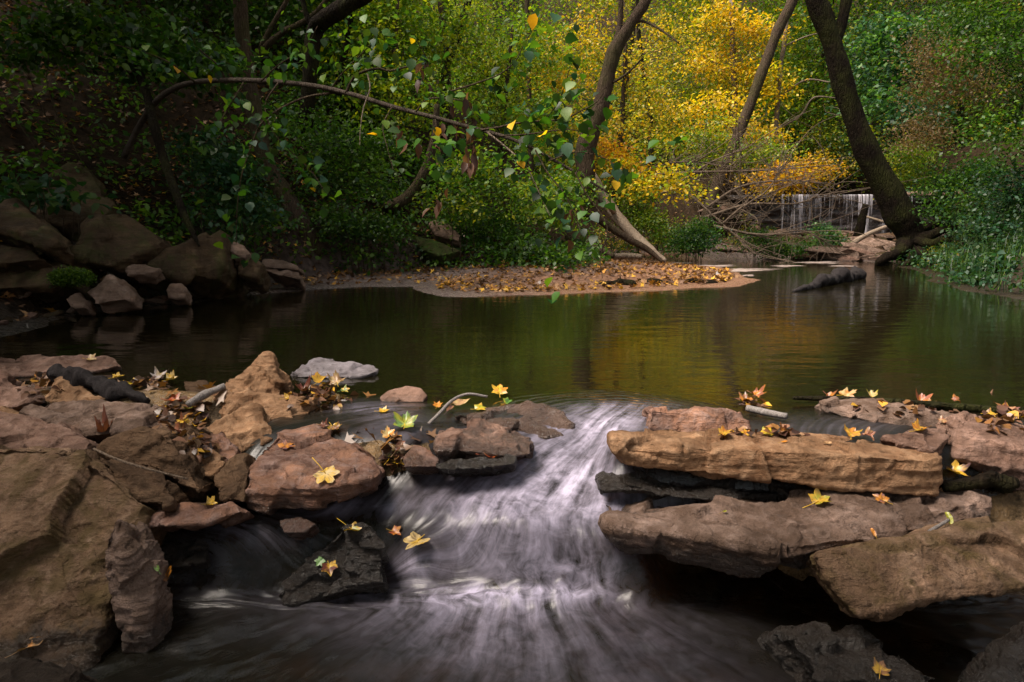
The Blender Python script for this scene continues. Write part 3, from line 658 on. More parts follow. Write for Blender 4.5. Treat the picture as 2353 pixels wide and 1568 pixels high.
brock('flat_rock', 'tan rock lying on top of the mossy tilted slab', [(985, 514, 10.5), (1000, 507, 10.6), (1035, 520, 10.5), (1060, 538, 10.3), (1055, 556, 10.2), (1000, 540, 10.2)], (0, .5, -.2, .9), 'bankpale', -2, .5)
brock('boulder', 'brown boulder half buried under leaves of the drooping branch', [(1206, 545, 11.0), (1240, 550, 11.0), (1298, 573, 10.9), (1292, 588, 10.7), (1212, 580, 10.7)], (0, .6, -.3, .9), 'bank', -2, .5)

# ------------------------------------------------------------------ leaves in the foreground
def pal_(*cs): return np.array(cs, float)
PAL = {
 'dark': pal_((.010, .034, .006), (.018, .058, .009), (.032, .078, .010), (.05, .09, .010)),
 'mid': pal_((.030, .095, .008), (.05, .15, .010), (.085, .20, .014), (.13, .23, .014)),
 'yg': pal_((.17, .30, .012), (.30, .36, .014), (.11, .24, .014), (.42, .40, .016)),
 'olive': pal_((.30, .27, .022), (.42, .30, .022), (.18, .22, .02), (.50, .34, .02)),
 'yellow': pal_((.80, .48, .012), (.85, .55, .014), (.70, .36, .010), (.78, .42, .010)),
 'orange': pal_((.55, .22, .012), (.62, .30, .012), (.42, .15, .012), (.50, .28, .02)),
 'teal': pal_((.015, .062, .03), (.028, .095, .045), (.045, .12, .055), (.02, .075, .03)),
 'tan': pal_((.27, .17, .085), (.19, .12, .06), (.33, .22, .12), (.15, .12, .05)),
 'dead': pal_((.10, .045, .025), (.15, .07, .04), (.07, .03, .02), (.20, .10, .06)),
 'litter': pal_((.42, .20, .03), (.50, .28, .03), (.22, .10, .035), (.13, .07, .04), (.30, .17, .08), (.10, .05, .03)),
 'litterdark': pal_((.12, .06, .03), (.16, .085, .045), (.08, .045, .03), (.22, .12, .06), (.26, .12, .03)),
}
LC = {'yel': (.66, .40, .02), 'ygr': (.36, .38, .02), 'org': (.62, .23, .012), 'red': (.42, .07, .02), 'mar': (.14, .03, .025), 'brn': (.22, .10, .05), 'tan': (.45, .27, .13),
      'grn': (.05, .20, .03), 'pale': (.62, .47, .20), 'wht': (.60, .55, .55), 'pur': (.16, .07, .09), 'rbr': (.32, .10, .06), 'bgr': (.10, .26, .05)}
def maple_outline(rg, n=72):
    key = [(0, 1.0), (9, .80), (15, .78), (20, .66), (29, .56), (38, .68), (45, .74), (53, .92), (61, .74), (70, .70), (82, .52), (95, .60), (104, .62), (114, .72), (126, .54), (150, .44), (168, .34), (180, .10)]
    a = np.linspace(-180, 180, n, endpoint=False)
    j = 1 + rg.normal(0, .05, len(key))
    return np.radians(a), np.interp(np.abs(a), [k[0] for k in key], [k[1] for k in key] * j)
def ovate_outline(rg, n=40):
    a = np.linspace(-180, 180, n, endpoint=False); t = np.radians(a)
    return t, 1 / np.sqrt((np.cos(t) / .75) ** 2 + (np.sin(t) / .33) ** 2)
def leaf_mesh(name, size, c1, c2, blot, seed, curl=.25, kind='maple', fold=0.0):
    rg = np.random.default_rng(seed)
    t, r = (maple_outline if kind == 'maple' else ovate_outline)(rg)
    n = len(t); rings = (.28, .55, .8, 1.0)
    x = [0.]; y = [0.]
    for k in rings:
        rr = r * k if k > .6 else r * k * .9 + .1 * k * r.mean()
        x += list(np.sin(t) * rr); y += list(np.cos(t) * rr)
    x = np.array(x); y = np.array(y)
    R2 = x * x + y * y
    z = curl * (R2 * .5 * rg.uniform(-.3, 1.1) + x * x * rg.uniform(-.5, 1.0) + .35 * x * y * rg.normal()) + .10 * curl * np.sin(5 * np.arctan2(x, y)) * R2
    q = fbm(np.c_[x * 2.2 + seed, y * 2.2, x * 0], 3)
    z += .16 * curl * q + fold * np.abs(x) * 1.0
    V = np.c_[x, y, z] * size * .58
    F = [np.stack([np.zeros(n, int), 1 + np.arange(n), 1 + (np.arange(n) + 1) % n], -1)]
    for k in range(len(rings) - 1):
        a = 1 + k * n + np.arange(n); b = 1 + k * n + (np.arange(n) + 1) % n
        F.append(np.stack([a, a + n, b + n, b], -1))
    me = mk(name, V, F)
    m = sstep(.5 - blot - .12, .5 - blot + .18, .5 + .9 * fbm(np.c_[x * 3.1 + seed * 3, y * 3.1, x * 0 + 5], 4)) if blot > -.5 else np.zeros(len(x))
    m = m[:, None] * 1.0
    col = (1 - (1 - m)) * np.array(c2) + (1 - m) * np.array(c1)
    vein = np.exp(-(np.sin(2.5 * np.arctan2(x, y)) / .10) ** 2) * (R2 < .5)
    col = col * (1 + .25 * vein[:, None])
    sp = (fbm(np.c_[x * 14, y * 14, x * 0 + seed], 2) > .33)
    col = np.where(sp[:, None], col * .35, col)
    dull = rg.uniform(.2, .75); col = col * (1 - dull) + dull * (col * .4 + np.array((.10, .05, .02)))
    attr(me, 'leafcol', np.clip(col, 0, .85))
    return me
STEMS = {}
def stem_mat(c):
    if c not in STEMS:
        N = NT('leaf_stem'); STEMS[c] = N.done(N.principled(c, .5))
    return STEMS[c]
def hit(u, v):
    dg = bpy.context.evaluated_depsgraph_get()
    ok, loc, nrm, _, ob, _ = scene.ray_cast(dg, (0, 0, CAMZ), ray(u, v).normalized())
    return loc, nrm, ob
bpy.context.view_layer.update()
LEAFN = 0
def fleaf(u, v, px, c1, label, c2=None, blot=.0, yaw=0., tilt=None, roll=0., curl=.3, kind='maple', stem=None, fold=0., lift=.004, back=0.0):
    """one fallen leaf laid on whatever lies under that spot; tilt (deg) stands it up towards the viewer"""
    global LEAFN
    LEAFN += 1
    loc, n, ob = hit(u, v)
    if loc is None: return
    size = px * loc.y / F * (.54 + .22 * ((LEAFN * .618) % 1)); fold = max(fold, .5 * ((LEAFN * .381) % 1))
    if tilt is not None: tilt = tilt * .5
    if c1 in ('mar', 'rbr', 'brn', 'tan', 'pur'): curl *= 1.5
    yaw += 17 * math.sin(LEAFN * 2.4); curl = curl * 1.7
    me = leaf_mesh('leaf', size, LC[c1], LC[c2 or c1], blot if c2 else -1, LEAFN * 7 + 3, curl, kind, fold)
    if tilt is None: up = (n * .8 + Vector((0, -.25, .5))).normalized()
    else:
        up = Vector((0, -math.sin(math.radians(tilt)), math.cos(math.radians(tilt))))
    y = Vector((math.sin(math.radians(yaw)), math.cos(math.radians(yaw)), 0)); y = (y - up * y.dot(up)).normalized()
    x = y.cross(up)
    M = Matrix((x, y, up)).transposed().to_4x4() @ Matrix.Rotation(math.radians(roll), 4, 'Y')
    z0 = (M.to_3x3() @ Vector((0, 0, 1)))
    V = getV(me); low = 0
    W = V @ np.array(M.to_3x3()).T
    lift2 = lift - min(0, W[:, 2].min()) * (.85 if tilt else .55)
    o = link('maple_leaf' if kind == 'maple' else 'fallen_leaf', me, LITTER)
    M.translation = loc + Vector((0, -back, lift2)); o.matrix_world = M
    tag(o, label, 'leaf', 'fallen leaves among the dam rocks')
    L = size * (.5 if stem is None else stem)
    T = Tubes()
    sy = -.04 * size if kind == 'maple' else -.43 * size
    T.add([(0, sy + .06 * size, .002), (0.02 * size, sy - L * .5, .06 * L), (.10 * L, sy - L, .16 * L)], [size * .018, size * .013, size * .016], 5)
    T.build('stem', stem_mat(tuple(x * .8 for x in LC['yel' if c1 in ('yel', 'ygr', 'org', 'pale') else 'tan' if c1 in ('brn', 'tan', 'wht') else c1])), o)
    return o
fleaf(1880, 1158, 92, 'yel', 'yellow-green maple leaf on the grey ledge, in front of the tan slab', 'ygr', .1, yaw=60, curl=.5, stem=.75)
fleaf(2028, 1155, 72, 'org', 'orange leaf with purple blotches on the grey ledge, right of the yellow-green one', 'pur', -.12, yaw=-20, tilt=55, curl=.5)
fleaf(962, 1268, 105, 'yel', 'pale yellow maple leaf on the lip of the cascade with water pouring off it', 'pale', .1, yaw=200, tilt=15, curl=.4, lift=.03)
fleaf(905, 1240, 60, 'org', 'orange-red leaf being washed over beside the pointed cascade stone', 'red', .0, yaw=120, tilt=30, curl=.4, lift=.02)
fleaf(757, 1312, 84, 'yel', 'half green, half maroon leaf plastered on the dark pointed stone', 'mar', .05, yaw=170, curl=.15, stem=.3)
fleaf(738, 1296, 46, 'bgr', 'small light green leaf stuck on the left flank of the pointed cascade stone', yaw=190, curl=.15, stem=.2)
fleaf(808, 1222, 80, 'yel', 'yellow leaf folded over the tip of the pointed cascade stone, its long stalk upright', 'ygr', -.1, yaw=150, tilt=20, curl=.6, stem=1.1)
fleaf(748, 1098, 96, 'pale', 'pale yellow leaf stuck flat on the rust slab, stalk to the upper left', 'yel', .0, yaw=140, curl=.12, stem=.8)
fleaf(655, 1030, 74, 'pur', 'purple leaf with an orange rim lying on the rust slab', 'org', .02, yaw=30, curl=.2)
fleaf(482, 1162, 62, 'yel', 'yellow leaf on the amber wet ledge', yaw=100, tilt=45, curl=.5)
fleaf(478, 1138, 62, 'grn', 'bright green leaf standing behind the yellow one on the amber ledge', yaw=-40, tilt=50, curl=.5)
fleaf(1148, 912, 74, 'yel', 'orange-yellow leaf at the end of the arched stick', 'org', .0, yaw=10, tilt=60, curl=.5, lift=.015)
fleaf(1165, 928, 54, 'grn', 'dark green leaf under the orange-yellow one by the arched stick', 'ygr', -.1, yaw=60, tilt=40, curl=.4)
fleaf(930, 985, 100, 'ygr', 'large green-yellow leaf propped upright in the side channel', 'bgr', -.05, yaw=-10, tilt=60, curl=.5, stem=.2, lift=.01)
fleaf(893, 1010, 66, 'org', 'faded orange leaf standing in the shallow side channel', 'pale', .1, yaw=5, tilt=65, curl=.3, lift=.01)
fleaf(878, 948, 46, 'yel', 'yellow leaf floating behind the large green-yellow leaf', yaw=70, tilt=15)
fleaf(1128, 1052, 62, 'red', 'small vivid red leaf on the thin wet stone shelf', 'org', -.2, yaw=100, tilt=35, curl=.6, kind='ovate')
fleaf(735, 893, 78, 'yel', 'bright yellow leaf on top of the dark leaf heap by the pale jagged rock', 'org', -.2, yaw=40, tilt=50, curl=.5, lift=.03)
fleaf(775, 893, 64, 'pale', 'curled straw-coloured leaf at the right end of the dark leaf heap', 'tan', .05, yaw=-30, tilt=55, curl=.9, lift=.02)
fleaf(790, 905, 44, 'bgr', 'little green-yellow leaf touching water at the heap beside the jagged rock', 'yel', .1, yaw=80, tilt=40, curl=.5, lift=.01)
fleaf(700, 905, 66, 'mar', 'dark maroon leaf in the heap next to the pale jagged rock', 'brn', 0, yaw=150, tilt=40, curl=.8, lift=.015)
fleaf(742, 925, 62, 'mar', 'black-brown sodden leaf hanging to the water below the leaf heap', 'brn', -.2, yaw=190, tilt=55, curl=.7, lift=.01)
fleaf(662, 918, 60, 'yel', 'yellow leaf lying on the overhanging tan block', 'org', -.2, yaw=80, curl=.35)
fleaf(238, 1005, 70, 'rbr', 'curled dark red leaf between the mauve rock and the dark grey flat rock', 'mar', .05, yaw=40, tilt=22, curl=.9, lift=.012)
fleaf(412, 1000, 80, 'rbr', 'curled red-brown leaf right of the dark grey flat rock', 'brn', 0, yaw=-30, tilt=45, curl=.8, lift=.012)
fleaf(440, 1022, 60, 'tan', 'dull tan leaf just below the curled red-brown one', 'brn', 0, yaw=70, tilt=30, curl=.7, lift=.01)
fleaf(395, 928, 66, 'red', 'scarlet leaf beside the grey plank', 'org', -.1, yaw=80, tilt=25, curl=.4, lift=.01)
fleaf(432, 944, 44, 'ygr', 'pale green leaf next to the scarlet one by the plank', yaw=110, tilt=25, curl=.3, lift=.01)
fleaf(418, 976, 44, 'yel', 'small yellow leaf on black litter under the plank', yaw=20, tilt=25, lift=.01)
fleaf(368, 880, 70, 'wht', 'whitish wet leaf glinting at the pool edge on the left', 'pale', -.1, yaw=10, tilt=35, curl=.4, lift=.02)
fleaf(392, 884, 60, 'pale', 'cream leaf beside the whitish wet leaf', 'yel', .0, yaw=80, tilt=40, curl=.5, lift=.02)
fleaf(300, 886, 56, 'ygr', 'yellow-green leaf above the charred log at the pool edge', 'yel', .1, yaw=100, tilt=20, lift=.01)
fleaf(268, 872, 50, 'yel', 'yellow leaf floating right of the low mauve rock', yaw=60, tilt=15, lift=.008)
fleaf(206, 828, 60, 'pale', 'single tan maple leaf on the low mauve rock', 'tan', 0, yaw=100, curl=.4)
fleaf(92, 874, 50, 'org', 'yellow-orange leaf in the gap by the charred log', 'brn', .1, yaw=20, tilt=40, curl=.6, lift=.012)
fleaf(1712, 928, 70, 'org', 'orange leaf pile caught in the water behind the dark block', 'brn', .0, yaw=30, tilt=35, curl=.7, lift=.012)
fleaf(1735, 922, 54, 'rbr', 'red-brown leaf on the pile caught in the water behind the dark block', 'org', 0, yaw=120, tilt=50, curl=.7, lift=.022)
fleaf(1662, 1000, 56, 'org', 'orange leaf on the back rim of the tan slab, leftmost of its row', 'yel', .1, yaw=60, tilt=45, curl=.5)
fleaf(1716, 1002, 50, 'yel', 'golden leaf on the back rim of the tan slab', 'org', -.1, yaw=-60, tilt=45, curl=.4)
fleaf(1762, 1002, 56, 'ygr', 'green-and-yellow leaf on the back rim of the tan slab', 'yel', .1, yaw=20, tilt=50, curl=.5)
fleaf(1800, 1002, 60, 'mar', 'maroon and orange leaf on the back rim of the tan slab', 'org', -.1, yaw=100, tilt=40, curl=.8)
fleaf(1802, 1018, 26, 'org', 'tiny orange leaf flake on the tan slab', yaw=70, kind='ovate', curl=.2)
fleaf(1955, 1008, 74, 'yel', 'yellow-orange leaf heap at the right back of the tan slab', 'org', .05, yaw=20, tilt=50, curl=.7, lift=.01)
fleaf(1990, 1014, 66, 'rbr', 'pinkish brown curled leaf on the right of the heap on the tan slab', 'tan', .0, yaw=100, tilt=30, curl=.9, lift=.008)
fleaf(1900, 1022, 40, 'tan', 'thin tan leaf with stalk on the middle of the tan slab', yaw=60, kind='ovate', curl=.3)
fleaf(2110, 992, 74, 'org', 'orange leaf on the small triangular rock', 'yel', .1, yaw=75, tilt=20, curl=.5, stem=.7)
fleaf(2165, 975, 56, 'tan', 'brown dry leaf at the back of the small triangular rock', 'rbr', .0, yaw=75, tilt=35, curl=.6)
fleaf(2115, 928, 66, 'org', 'rust-orange leaf on the long dark slab', 'rbr', .05, yaw=10, tilt=55, curl=.8)
fleaf(2140, 936, 54, 'tan', 'pale brown leaf next to the rust-orange one on the long dark slab', yaw=70, tilt=35, curl=.7)
fleaf(1942, 914, 62, 'pale', 'pale leaf with an orange edge on the left end of the long dark slab', 'org', -.05, yaw=70, tilt=40, curl=.6)
fleaf(1902, 916, 46, 'rbr', 'brown leaf drooping over the left tip of the long dark slab', 'org', 0, yaw=160, tilt=60, curl=.7)
fleaf(2002, 913, 54, 'ygr', 'pale green leaf on the long dark slab', 'pale', .0, yaw=30, tilt=35, curl=.5)
fleaf(2190, 1088, 84, 'yel', 'yellow leaf with violet patches at the right end of the tan slab', 'pur', -.02, yaw=130, tilt=45, curl=.6)
fleaf(2270, 1098, 80, 'tan', 'dry tan leaf on the rotten wood', 'org', -.1, yaw=80, tilt=20, curl=.6, kind='ovate')
fleaf(2178, 1203, 52, 'ygr', 'sliver of green leaf standing behind the moss-stained boulder', yaw=0, tilt=80, curl=.7, kind='ovate')
fleaf(2006, 1232, 40, 'org', 'orange leaf shard wedged between the grey ledge and the moss-stained boulder', yaw=-15, tilt=75, kind='ovate', curl=.5)
fleaf(72, 1492, 112, 'tan', 'big curled tan leaf at the bottom left corner', 'org', -.2, yaw=65, tilt=40, curl=.6, kind='ovate', stem=.4)
fleaf(2022, 1548, 74, 'yel', 'dim yellow leaf beside the drowned rock at the bottom right', 'brn', .1, yaw=20, tilt=40, curl=.5)
fleaf(382, 1335, 74, 'org', 'spotted yellow leaf at the waterline beside the narrow upright stone', 'brn', 0, yaw=160, tilt=55, curl=.5, lift=.012)
fleaf(362, 1318, 50, 'bgr', 'narrow green leaf at the waterline beside the narrow upright stone', yaw=-30, tilt=55, curl=.5, kind='ovate', lift=.012)
fleaf(912, 1068, 48, 'yel', 'yellow leaf at the foot of the small round stone', yaw=100, tilt=30, curl=.5, stem=.9)
fleaf(920, 1040, 72, 'brn', 'crumpled brown leaf leaning on the small round stone', 'mar', .0, yaw=40, tilt=60, curl=.8, kind='ovate', lift=.01)
fleaf(905, 1052, 56, 'ygr', 'olive crumpled leaf left of the small round stone', 'brn', .0, yaw=20, tilt=60, curl=.8, kind='ovate', lift=.006)
fleaf(768, 988, 66, 'yel', 'brown and yellow leaf at the upper edge of the rust slab', 'brn', .05, yaw=140, tilt=40, curl=.7)
fleaf(742, 982, 50, 'brn', 'brown leaf curled at the top of the rust slab', 'mar', .05, yaw=120, tilt=40, curl=.9)
fleaf(1060, 935, 78, 'tan', 'long straw-coloured leaf leaning on the arched stick', 'pale', .0, yaw=50, tilt=40, curl=.3, kind='ovate', lift=.012)
fleaf(1100, 943, 62, 'yel', 'yellow leaf lying on the wet stone under the arched stick', 'ygr', .0, yaw=80, tilt=25, curl=.4)
fleaf(1035, 948, 60, 'pur', 'dark purple leaf at the lower end of the arched stick', 'brn', .0, yaw=30, tilt=40, curl=.5, kind='ovate', lift=.01)
fleaf(1005, 940, 40, 'org', 'small orange leaf left of the arched stick', yaw=0, tilt=50, lift=.01)
fleaf(2320, 950, 70, 'pur', 'violet-brown leaf at the far right pool edge', 'rbr', .0, yaw=60, tilt=35, curl=.6, lift=.01)
fleaf(2270, 962, 50, 'yel', 'yellow leaf on dark debris left of the violet-brown leaf', 'brn', 0, yaw=80, tilt=30, curl=.5, lift=.01)
fleaf(2195, 932, 40, 'rbr', 'rusty leaf by the long wet branch on the right', 'org', 0, yaw=50, tilt=40, curl=.6, lift=.01)
fleaf(1665, 1180, 26, 'ygr', 'round yellow-green seed pod on the grey ledge', yaw=80, tilt=40, curl=.9, kind='ovate', stem=.8)

def heap(u, v, ru, rv, n, label, pal=('dead', 'dead', 'litterdark', 'litter')):
    P = []
    for _ in range(n // 2):
        a, r = RNG.uniform(0, 6.28), RNG.uniform(0, 1) ** .6
        loc, nn, ob = hit(u + ru * r * math.cos(a), v + rv * r * math.sin(a))
        if loc is not None and 1.2 < loc.y < 3.4: P.append(np.array(loc) + (0, 0, RNG.uniform(0, .03) * (1.2 - r)))
    HEAPS.append((np.array(P), label, pal))
HEAPS = []
heap(730, 915, 75, 30, 90, 'sodden dark leaf heap against the pale jagged rock')
heap(910, 1040, 28, 40, 40, 'crumpled leaf heap leaning on the small round stone')
heap(420, 955, 60, 50, 90, 'dark litter heap under the grey plank')
heap(330, 885, 60, 12, 60, 'leaf drift at the pool edge behind the charred log')
heap(95, 890, 50, 30, 50, 'litter in the hollow before the charred log')
heap(2300, 965, 60, 28, 80, 'brown leaf drift at the far right pool edge')
heap(460, 1030, 40, 30, 40, 'torn leaves fallen between the tan rocks of the left pile')
heap(2090, 940, 140, 12, 40, 'row of leaf scraps along the long dark slab')
heap(1770, 1000, 120, 5, 40, 'leaf scraps lining the back rim of the tan slab')
heap(1730, 928, 30, 12, 30, 'small raft of leaves snagged behind the dark block')

# sticks of the foreground
def stick(name, label, pts, r, mat, cat='stick', sides=8, wob=.25, group='sticks and driftwood in the stream'):
    P = [D(*p) for p in pts]; c0 = P[0]
    T = Tubes(); sp = spline([p - c0 for p in P], 22 if sides >= 14 else 6)
    T.add(sp, np.interp(np.linspace(0, 1, len(sp)), np.linspace(0, 1, len(r)), r), sides, True, wob, len(label))
    o = T.build(name, BARK[mat]); o.location = c0
    return tag(o, label, cat, group)
stick('twig', 'thin dark twig lying slantwise below the shadowed brown rock', [(216, 1032, 1.96), (270, 1056, 1.88), (340, 1078, 1.82), (432, 1101, 1.80)], [.004, .0035, .003], 'twig', wob=.1)
stick('arched_stick', 'slim grey stick arching over the wet stone left of the lip', [(985, 975, 2.42), (1010, 950, 2.46), (1040, 920, 2.50), (1075, 906, 2.53), (1120, 912, 2.54)], [.007, .006, .005], 'grey', wob=.1)
stick('branch', 'long dark wet branch lying along the pool behind the long dark slab', [(1822, 915, 2.66), (1880, 916, 2.66), (2000, 921, 2.63), (2120, 930, 2.58), (2220, 938, 2.54), (2315, 947, 2.50)], [.006, .014, .016, .015], 'dark', wob=.2)
stick('wood_chunk', 'pale snapped stick in the water right of the dark block', [(1716, 938, 2.48), (1760, 948, 2.43), (1808, 957, 2.38)], [.013, .013, .012], 'grey', wob=.15)
stick('charred_log', 'black charred log lying across the left rock pile', [(116, 855, 2.82), (180, 868, 2.78), (250, 892, 2.72), (340, 922, 2.64)], [.035, .050, .042, .022], 'black', sides=20, wob=1.1)
stick('plank', 'grey weathered plank sloping beside the pale jagged rock', [(432, 930, 2.6), (470, 907, 2.66), (516, 887, 2.72)], [.014, .017, .012], 'grey', wob=.3)
stick('rotten_wood', 'dark rotten wood at the right end of the tan slab', [(2168, 1122, 2.02), (2220, 1110, 2.02), (2290, 1108, 2.02), (2335, 1112, 2.02)], [.014, .026, .030, .018], 'dark', sides=12, wob=.7)
stick('twig', 'little stub of twig behind the moss-stained boulder', [(2135, 1222, 1.64), (2180, 1195, 1.68)], [.005, .004], 'grey', wob=.1)
stick('driftwood_log', 'gnarled dark driftwood log floating in the pool', [(1822, 671, 7.35), (1850, 663, 7.6), (1868, 660, 7.8), (1888, 648, 8.1), (1912, 644, 8.4), (1935, 633, 8.8), (1952, 636, 9.0), (1975, 630, 9.3)], [.015, .045, .04, .07, .055, .085, .08, .085], 'black', 'log', 18, .8)
stick('twig', 'bent pale twig poking from the water at the left edge', [(62, 745, 4.75), (68, 770, 4.5), (66, 806, 4.1)], [.004, .003, .003], 'grey', wob=.05)

for (u, v, d, du, r, lb) in [(1425, 655, 8.0, 50, .05, 'dark bark slab on the front edge of the leafy sand bar'), (1500, 652, 8.2, 45, .045, 'second dark bark slab, right of the first on the sand bar edge'), (1590, 650, 8.35, 26, .04, 'little dark wood stub at the right tip of the sand bar'), (1635, 655, 8.3, 16, .045, 'knob of dark wood standing at the water by the right tip of the sand bar')]:
    stick('bark_piece', lb, [(u - du, v, d), (u, v - 4, d + .03), (u + du, v + 1, d + .05)], [r * .7, r, r * .6], 'dark', 'wood', 10, .8, 'driftwood on the sand bar')

# ------------------------------------------------------------------ litter (uncountable leaves)
def litter(name, X, Y, size, pal, flat=.35, hcol=None, zoff=.01):
    n = len(X); rg = np.random.default_rng(n)
    t = np.radians(np.array([0, 30, 52, 86, 115, 180, -115, -86, -52, -30])); r = np.array([1, .45, .9, .38, .62, .15, .62, .38, .9, .45])
    base = np.c_[np.sin(t) * r, np.cos(t) * r, .25 * r * r * np.cos(2.3 * t)]
    Zg = H(X, Y)
    L = size * rg.uniform(.7, 1.3, n)
    ya = rg.uniform(0, 2 * np.pi, n); tx = rg.normal(0, flat, n); ty = rg.normal(0, flat, n)
    cy, sy = np.cos(ya), np.sin(ya)
    B = base[None] * L[:, None, None] * .55
    z = B[..., 2] + B[..., 0] * tx[:, None] + B[..., 1] * ty[:, None]
    x = B[..., 0] * cy[:, None] - B[..., 1] * sy[:, None]; y = B[..., 0] * sy[:, None] + B[..., 1] * cy[:, None]
    V = np.stack([x + X[:, None], y + Y[:, None], z + Zg[:, None] + zoff + (L * .25)[:, None] * np.abs(tx)[:, None]], -1).reshape(-1, 3)
    me = mk(name, V, np.arange(n * 10).reshape(n, 10), False)
    P = PAL[pal]; col = P[rg.integers(0, len(P), n)] * np.exp(rg.normal(0, .25, n))[:, None]
    attr(me, 'leafcol', np.repeat(np.clip(col, 0, .8), 10, 0))
    o = link(name, me, LITTER); tag(o, kind='stuff'); return o
def scatter(n, box, fn):
    X = RNG.uniform(box[0], box[1], n); Y = RNG.uniform(box[2], box[3], n)
    p = fn(X, Y, sdist(X, Y)); k = RNG.uniform(0, 1, n) < p
    return X[k], Y[k]
N2 = lambda X, Y, f, s=0: fbm(np.stack([X * f, Y * f, X * 0 + s], -1), 3)
bar = scatter(9000, (-1.2, 4, 6.8, 13), lambda X, Y, s: ((s > .02) & (s < 1.8)) * np.clip(np.exp(-((s - .25) / .30) ** 2) * 1.1 + .10 + .8 * N2(X, Y, 1.3), 0, 1) * (X > -.9))
litter('sand_bar_litter', *bar, .085, 'litter')
mudl = scatter(9000, (-4.5, 3, 4.5, 11), lambda X, Y, s: (s > .05) * np.where(s < 1.4, .22 + .6 * np.clip(N2(X, Y, 1.5, 3), 0, 1), .6) * (s < 3) * (1 - ((X > -.9) & (s < 1.4))))
litter('mud_litter', *mudl, .085, 'litter')
slope = scatter(16000, (-9, 4, 5, 14), lambda X, Y, s: (s > .35) * np.where(X < -2.6, .85, .6))
litter('slope_litter', *slope, .085, 'litterdark')
far = scatter(3500, (2, 9.5, 11, 20), lambda X, Y, s: (s > .1) * .55)
litter('far_bank_litter', *far, .09, 'litterdark')
fgl = scatter(1500, (-2.2, 2.4, 2.0, 2.95), lambda X, Y, s: (H(X, Y) > -.2) * .5)
litter('dam_litter', *fgl, .06, 'litterdark', .5, None, .015)
# ------------------------------------------------------------------ foliage
def leaf_cloud(P, L, cols, droop=.45, asp=.62, fine=False, rg=RNG):
    n = len(P); L = L * rg.uniform(.65, 1.3, n)
    ps = rg.uniform(0, 2 * np.pi, n); de = rg.normal(droop, .45, n); ro = rg.normal(0, .55, n)
    t = np.stack([np.cos(ps) * np.cos(de), np.sin(ps) * np.cos(de), -np.sin(de)], -1)
    s = np.stack([-np.sin(ps), np.cos(ps), 0 * ps], -1); nn = np.cross(t, s)
    s = s * np.cos(ro)[:, None] + nn * np.sin(ro)[:, None]; nn = np.cross(t, s)
    Lb = L[:, None]; w = Lb * asp * .5
    if not fine:
        V = np.stack([P, P + t * Lb * .45 + s * w, P + t * Lb - nn * Lb * .12, P + t * Lb * .45 - s * w], 1).reshape(-1, 3)
        return V, np.arange(n * 4).reshape(n, 4), np.repeat(cols, 4, 0)
    up = -nn * Lb * .10
    V = np.stack([P, P + t * Lb * .22 + s * w * .85 - up, P + t * Lb * .55 + s * w * .95 - up, P + t * Lb + up * 1.4, P + t * Lb * .55 - s * w * .95 - up, P + t * Lb * .22 - s * w * .85 - up, P + t * Lb * .55 + up * .2], 1).reshape(-1, 3)
    i = np.arange(n)[:, None] * 7
    Fq = np.concatenate([i + np.array([0, 1, 2, 6]), i + np.array([6, 2, 3, 4]), i + np.array([0, 6, 4, 5])])
    return V, Fq, np.repeat(cols, 7, 0)
def pick(pal, n, rg=RNG):
    if isinstance(pal, str): pal = (pal,)
    A = np.concatenate([PAL[p] for p in pal]); return A[rg.integers(0, len(A), n)]
def sprays(C, per, cr, pal, flat=.38, rg=RNG, jit=.22):
    """leaf positions + colours for layered sprays round the cluster centres C"""
    n = len(C); P = np.repeat(C, per, 0) + rg.normal(0, 1, (n * per, 3)) * np.array([cr, cr, cr * flat])
    d = P - np.repeat(C, per, 0); P[:, 2] -= .35 * np.hypot(d[:, 0], d[:, 1])
    base = pick(pal, n, rg) * np.exp(rg.normal(0, jit, n))[:, None]
    c = .55 * np.repeat(base, per, 0) + .45 * pick(pal, n * per, rg)
    return P, np.clip(c * np.exp(rg.normal(0, .17, n * per))[:, None], 0, .8)
def ell(n, c, r, rg=RNG, shell=.5):
    v = rg.normal(0, 1, (n, 3)); v /= np.linalg.norm(v, axis=1)[:, None]
    return np.asarray(c) + v * (rg.uniform(0, 1, n)[:, None] ** shell) * np.asarray(r)
def foliage_obj(name, P, L, cols, parent=None, fine=False, asp=.62, droop=.35, off=None):
    V, Fq, c = leaf_cloud(P, L, cols, droop, asp, fine)
    if off is not None: V = V - np.asarray(off)
    me = mk(name, V, Fq, False); attr(me, 'leafcol', c)
    return link(name, me, LEAF, parent)
def gz(x, y): return float(H(x, y)[0])

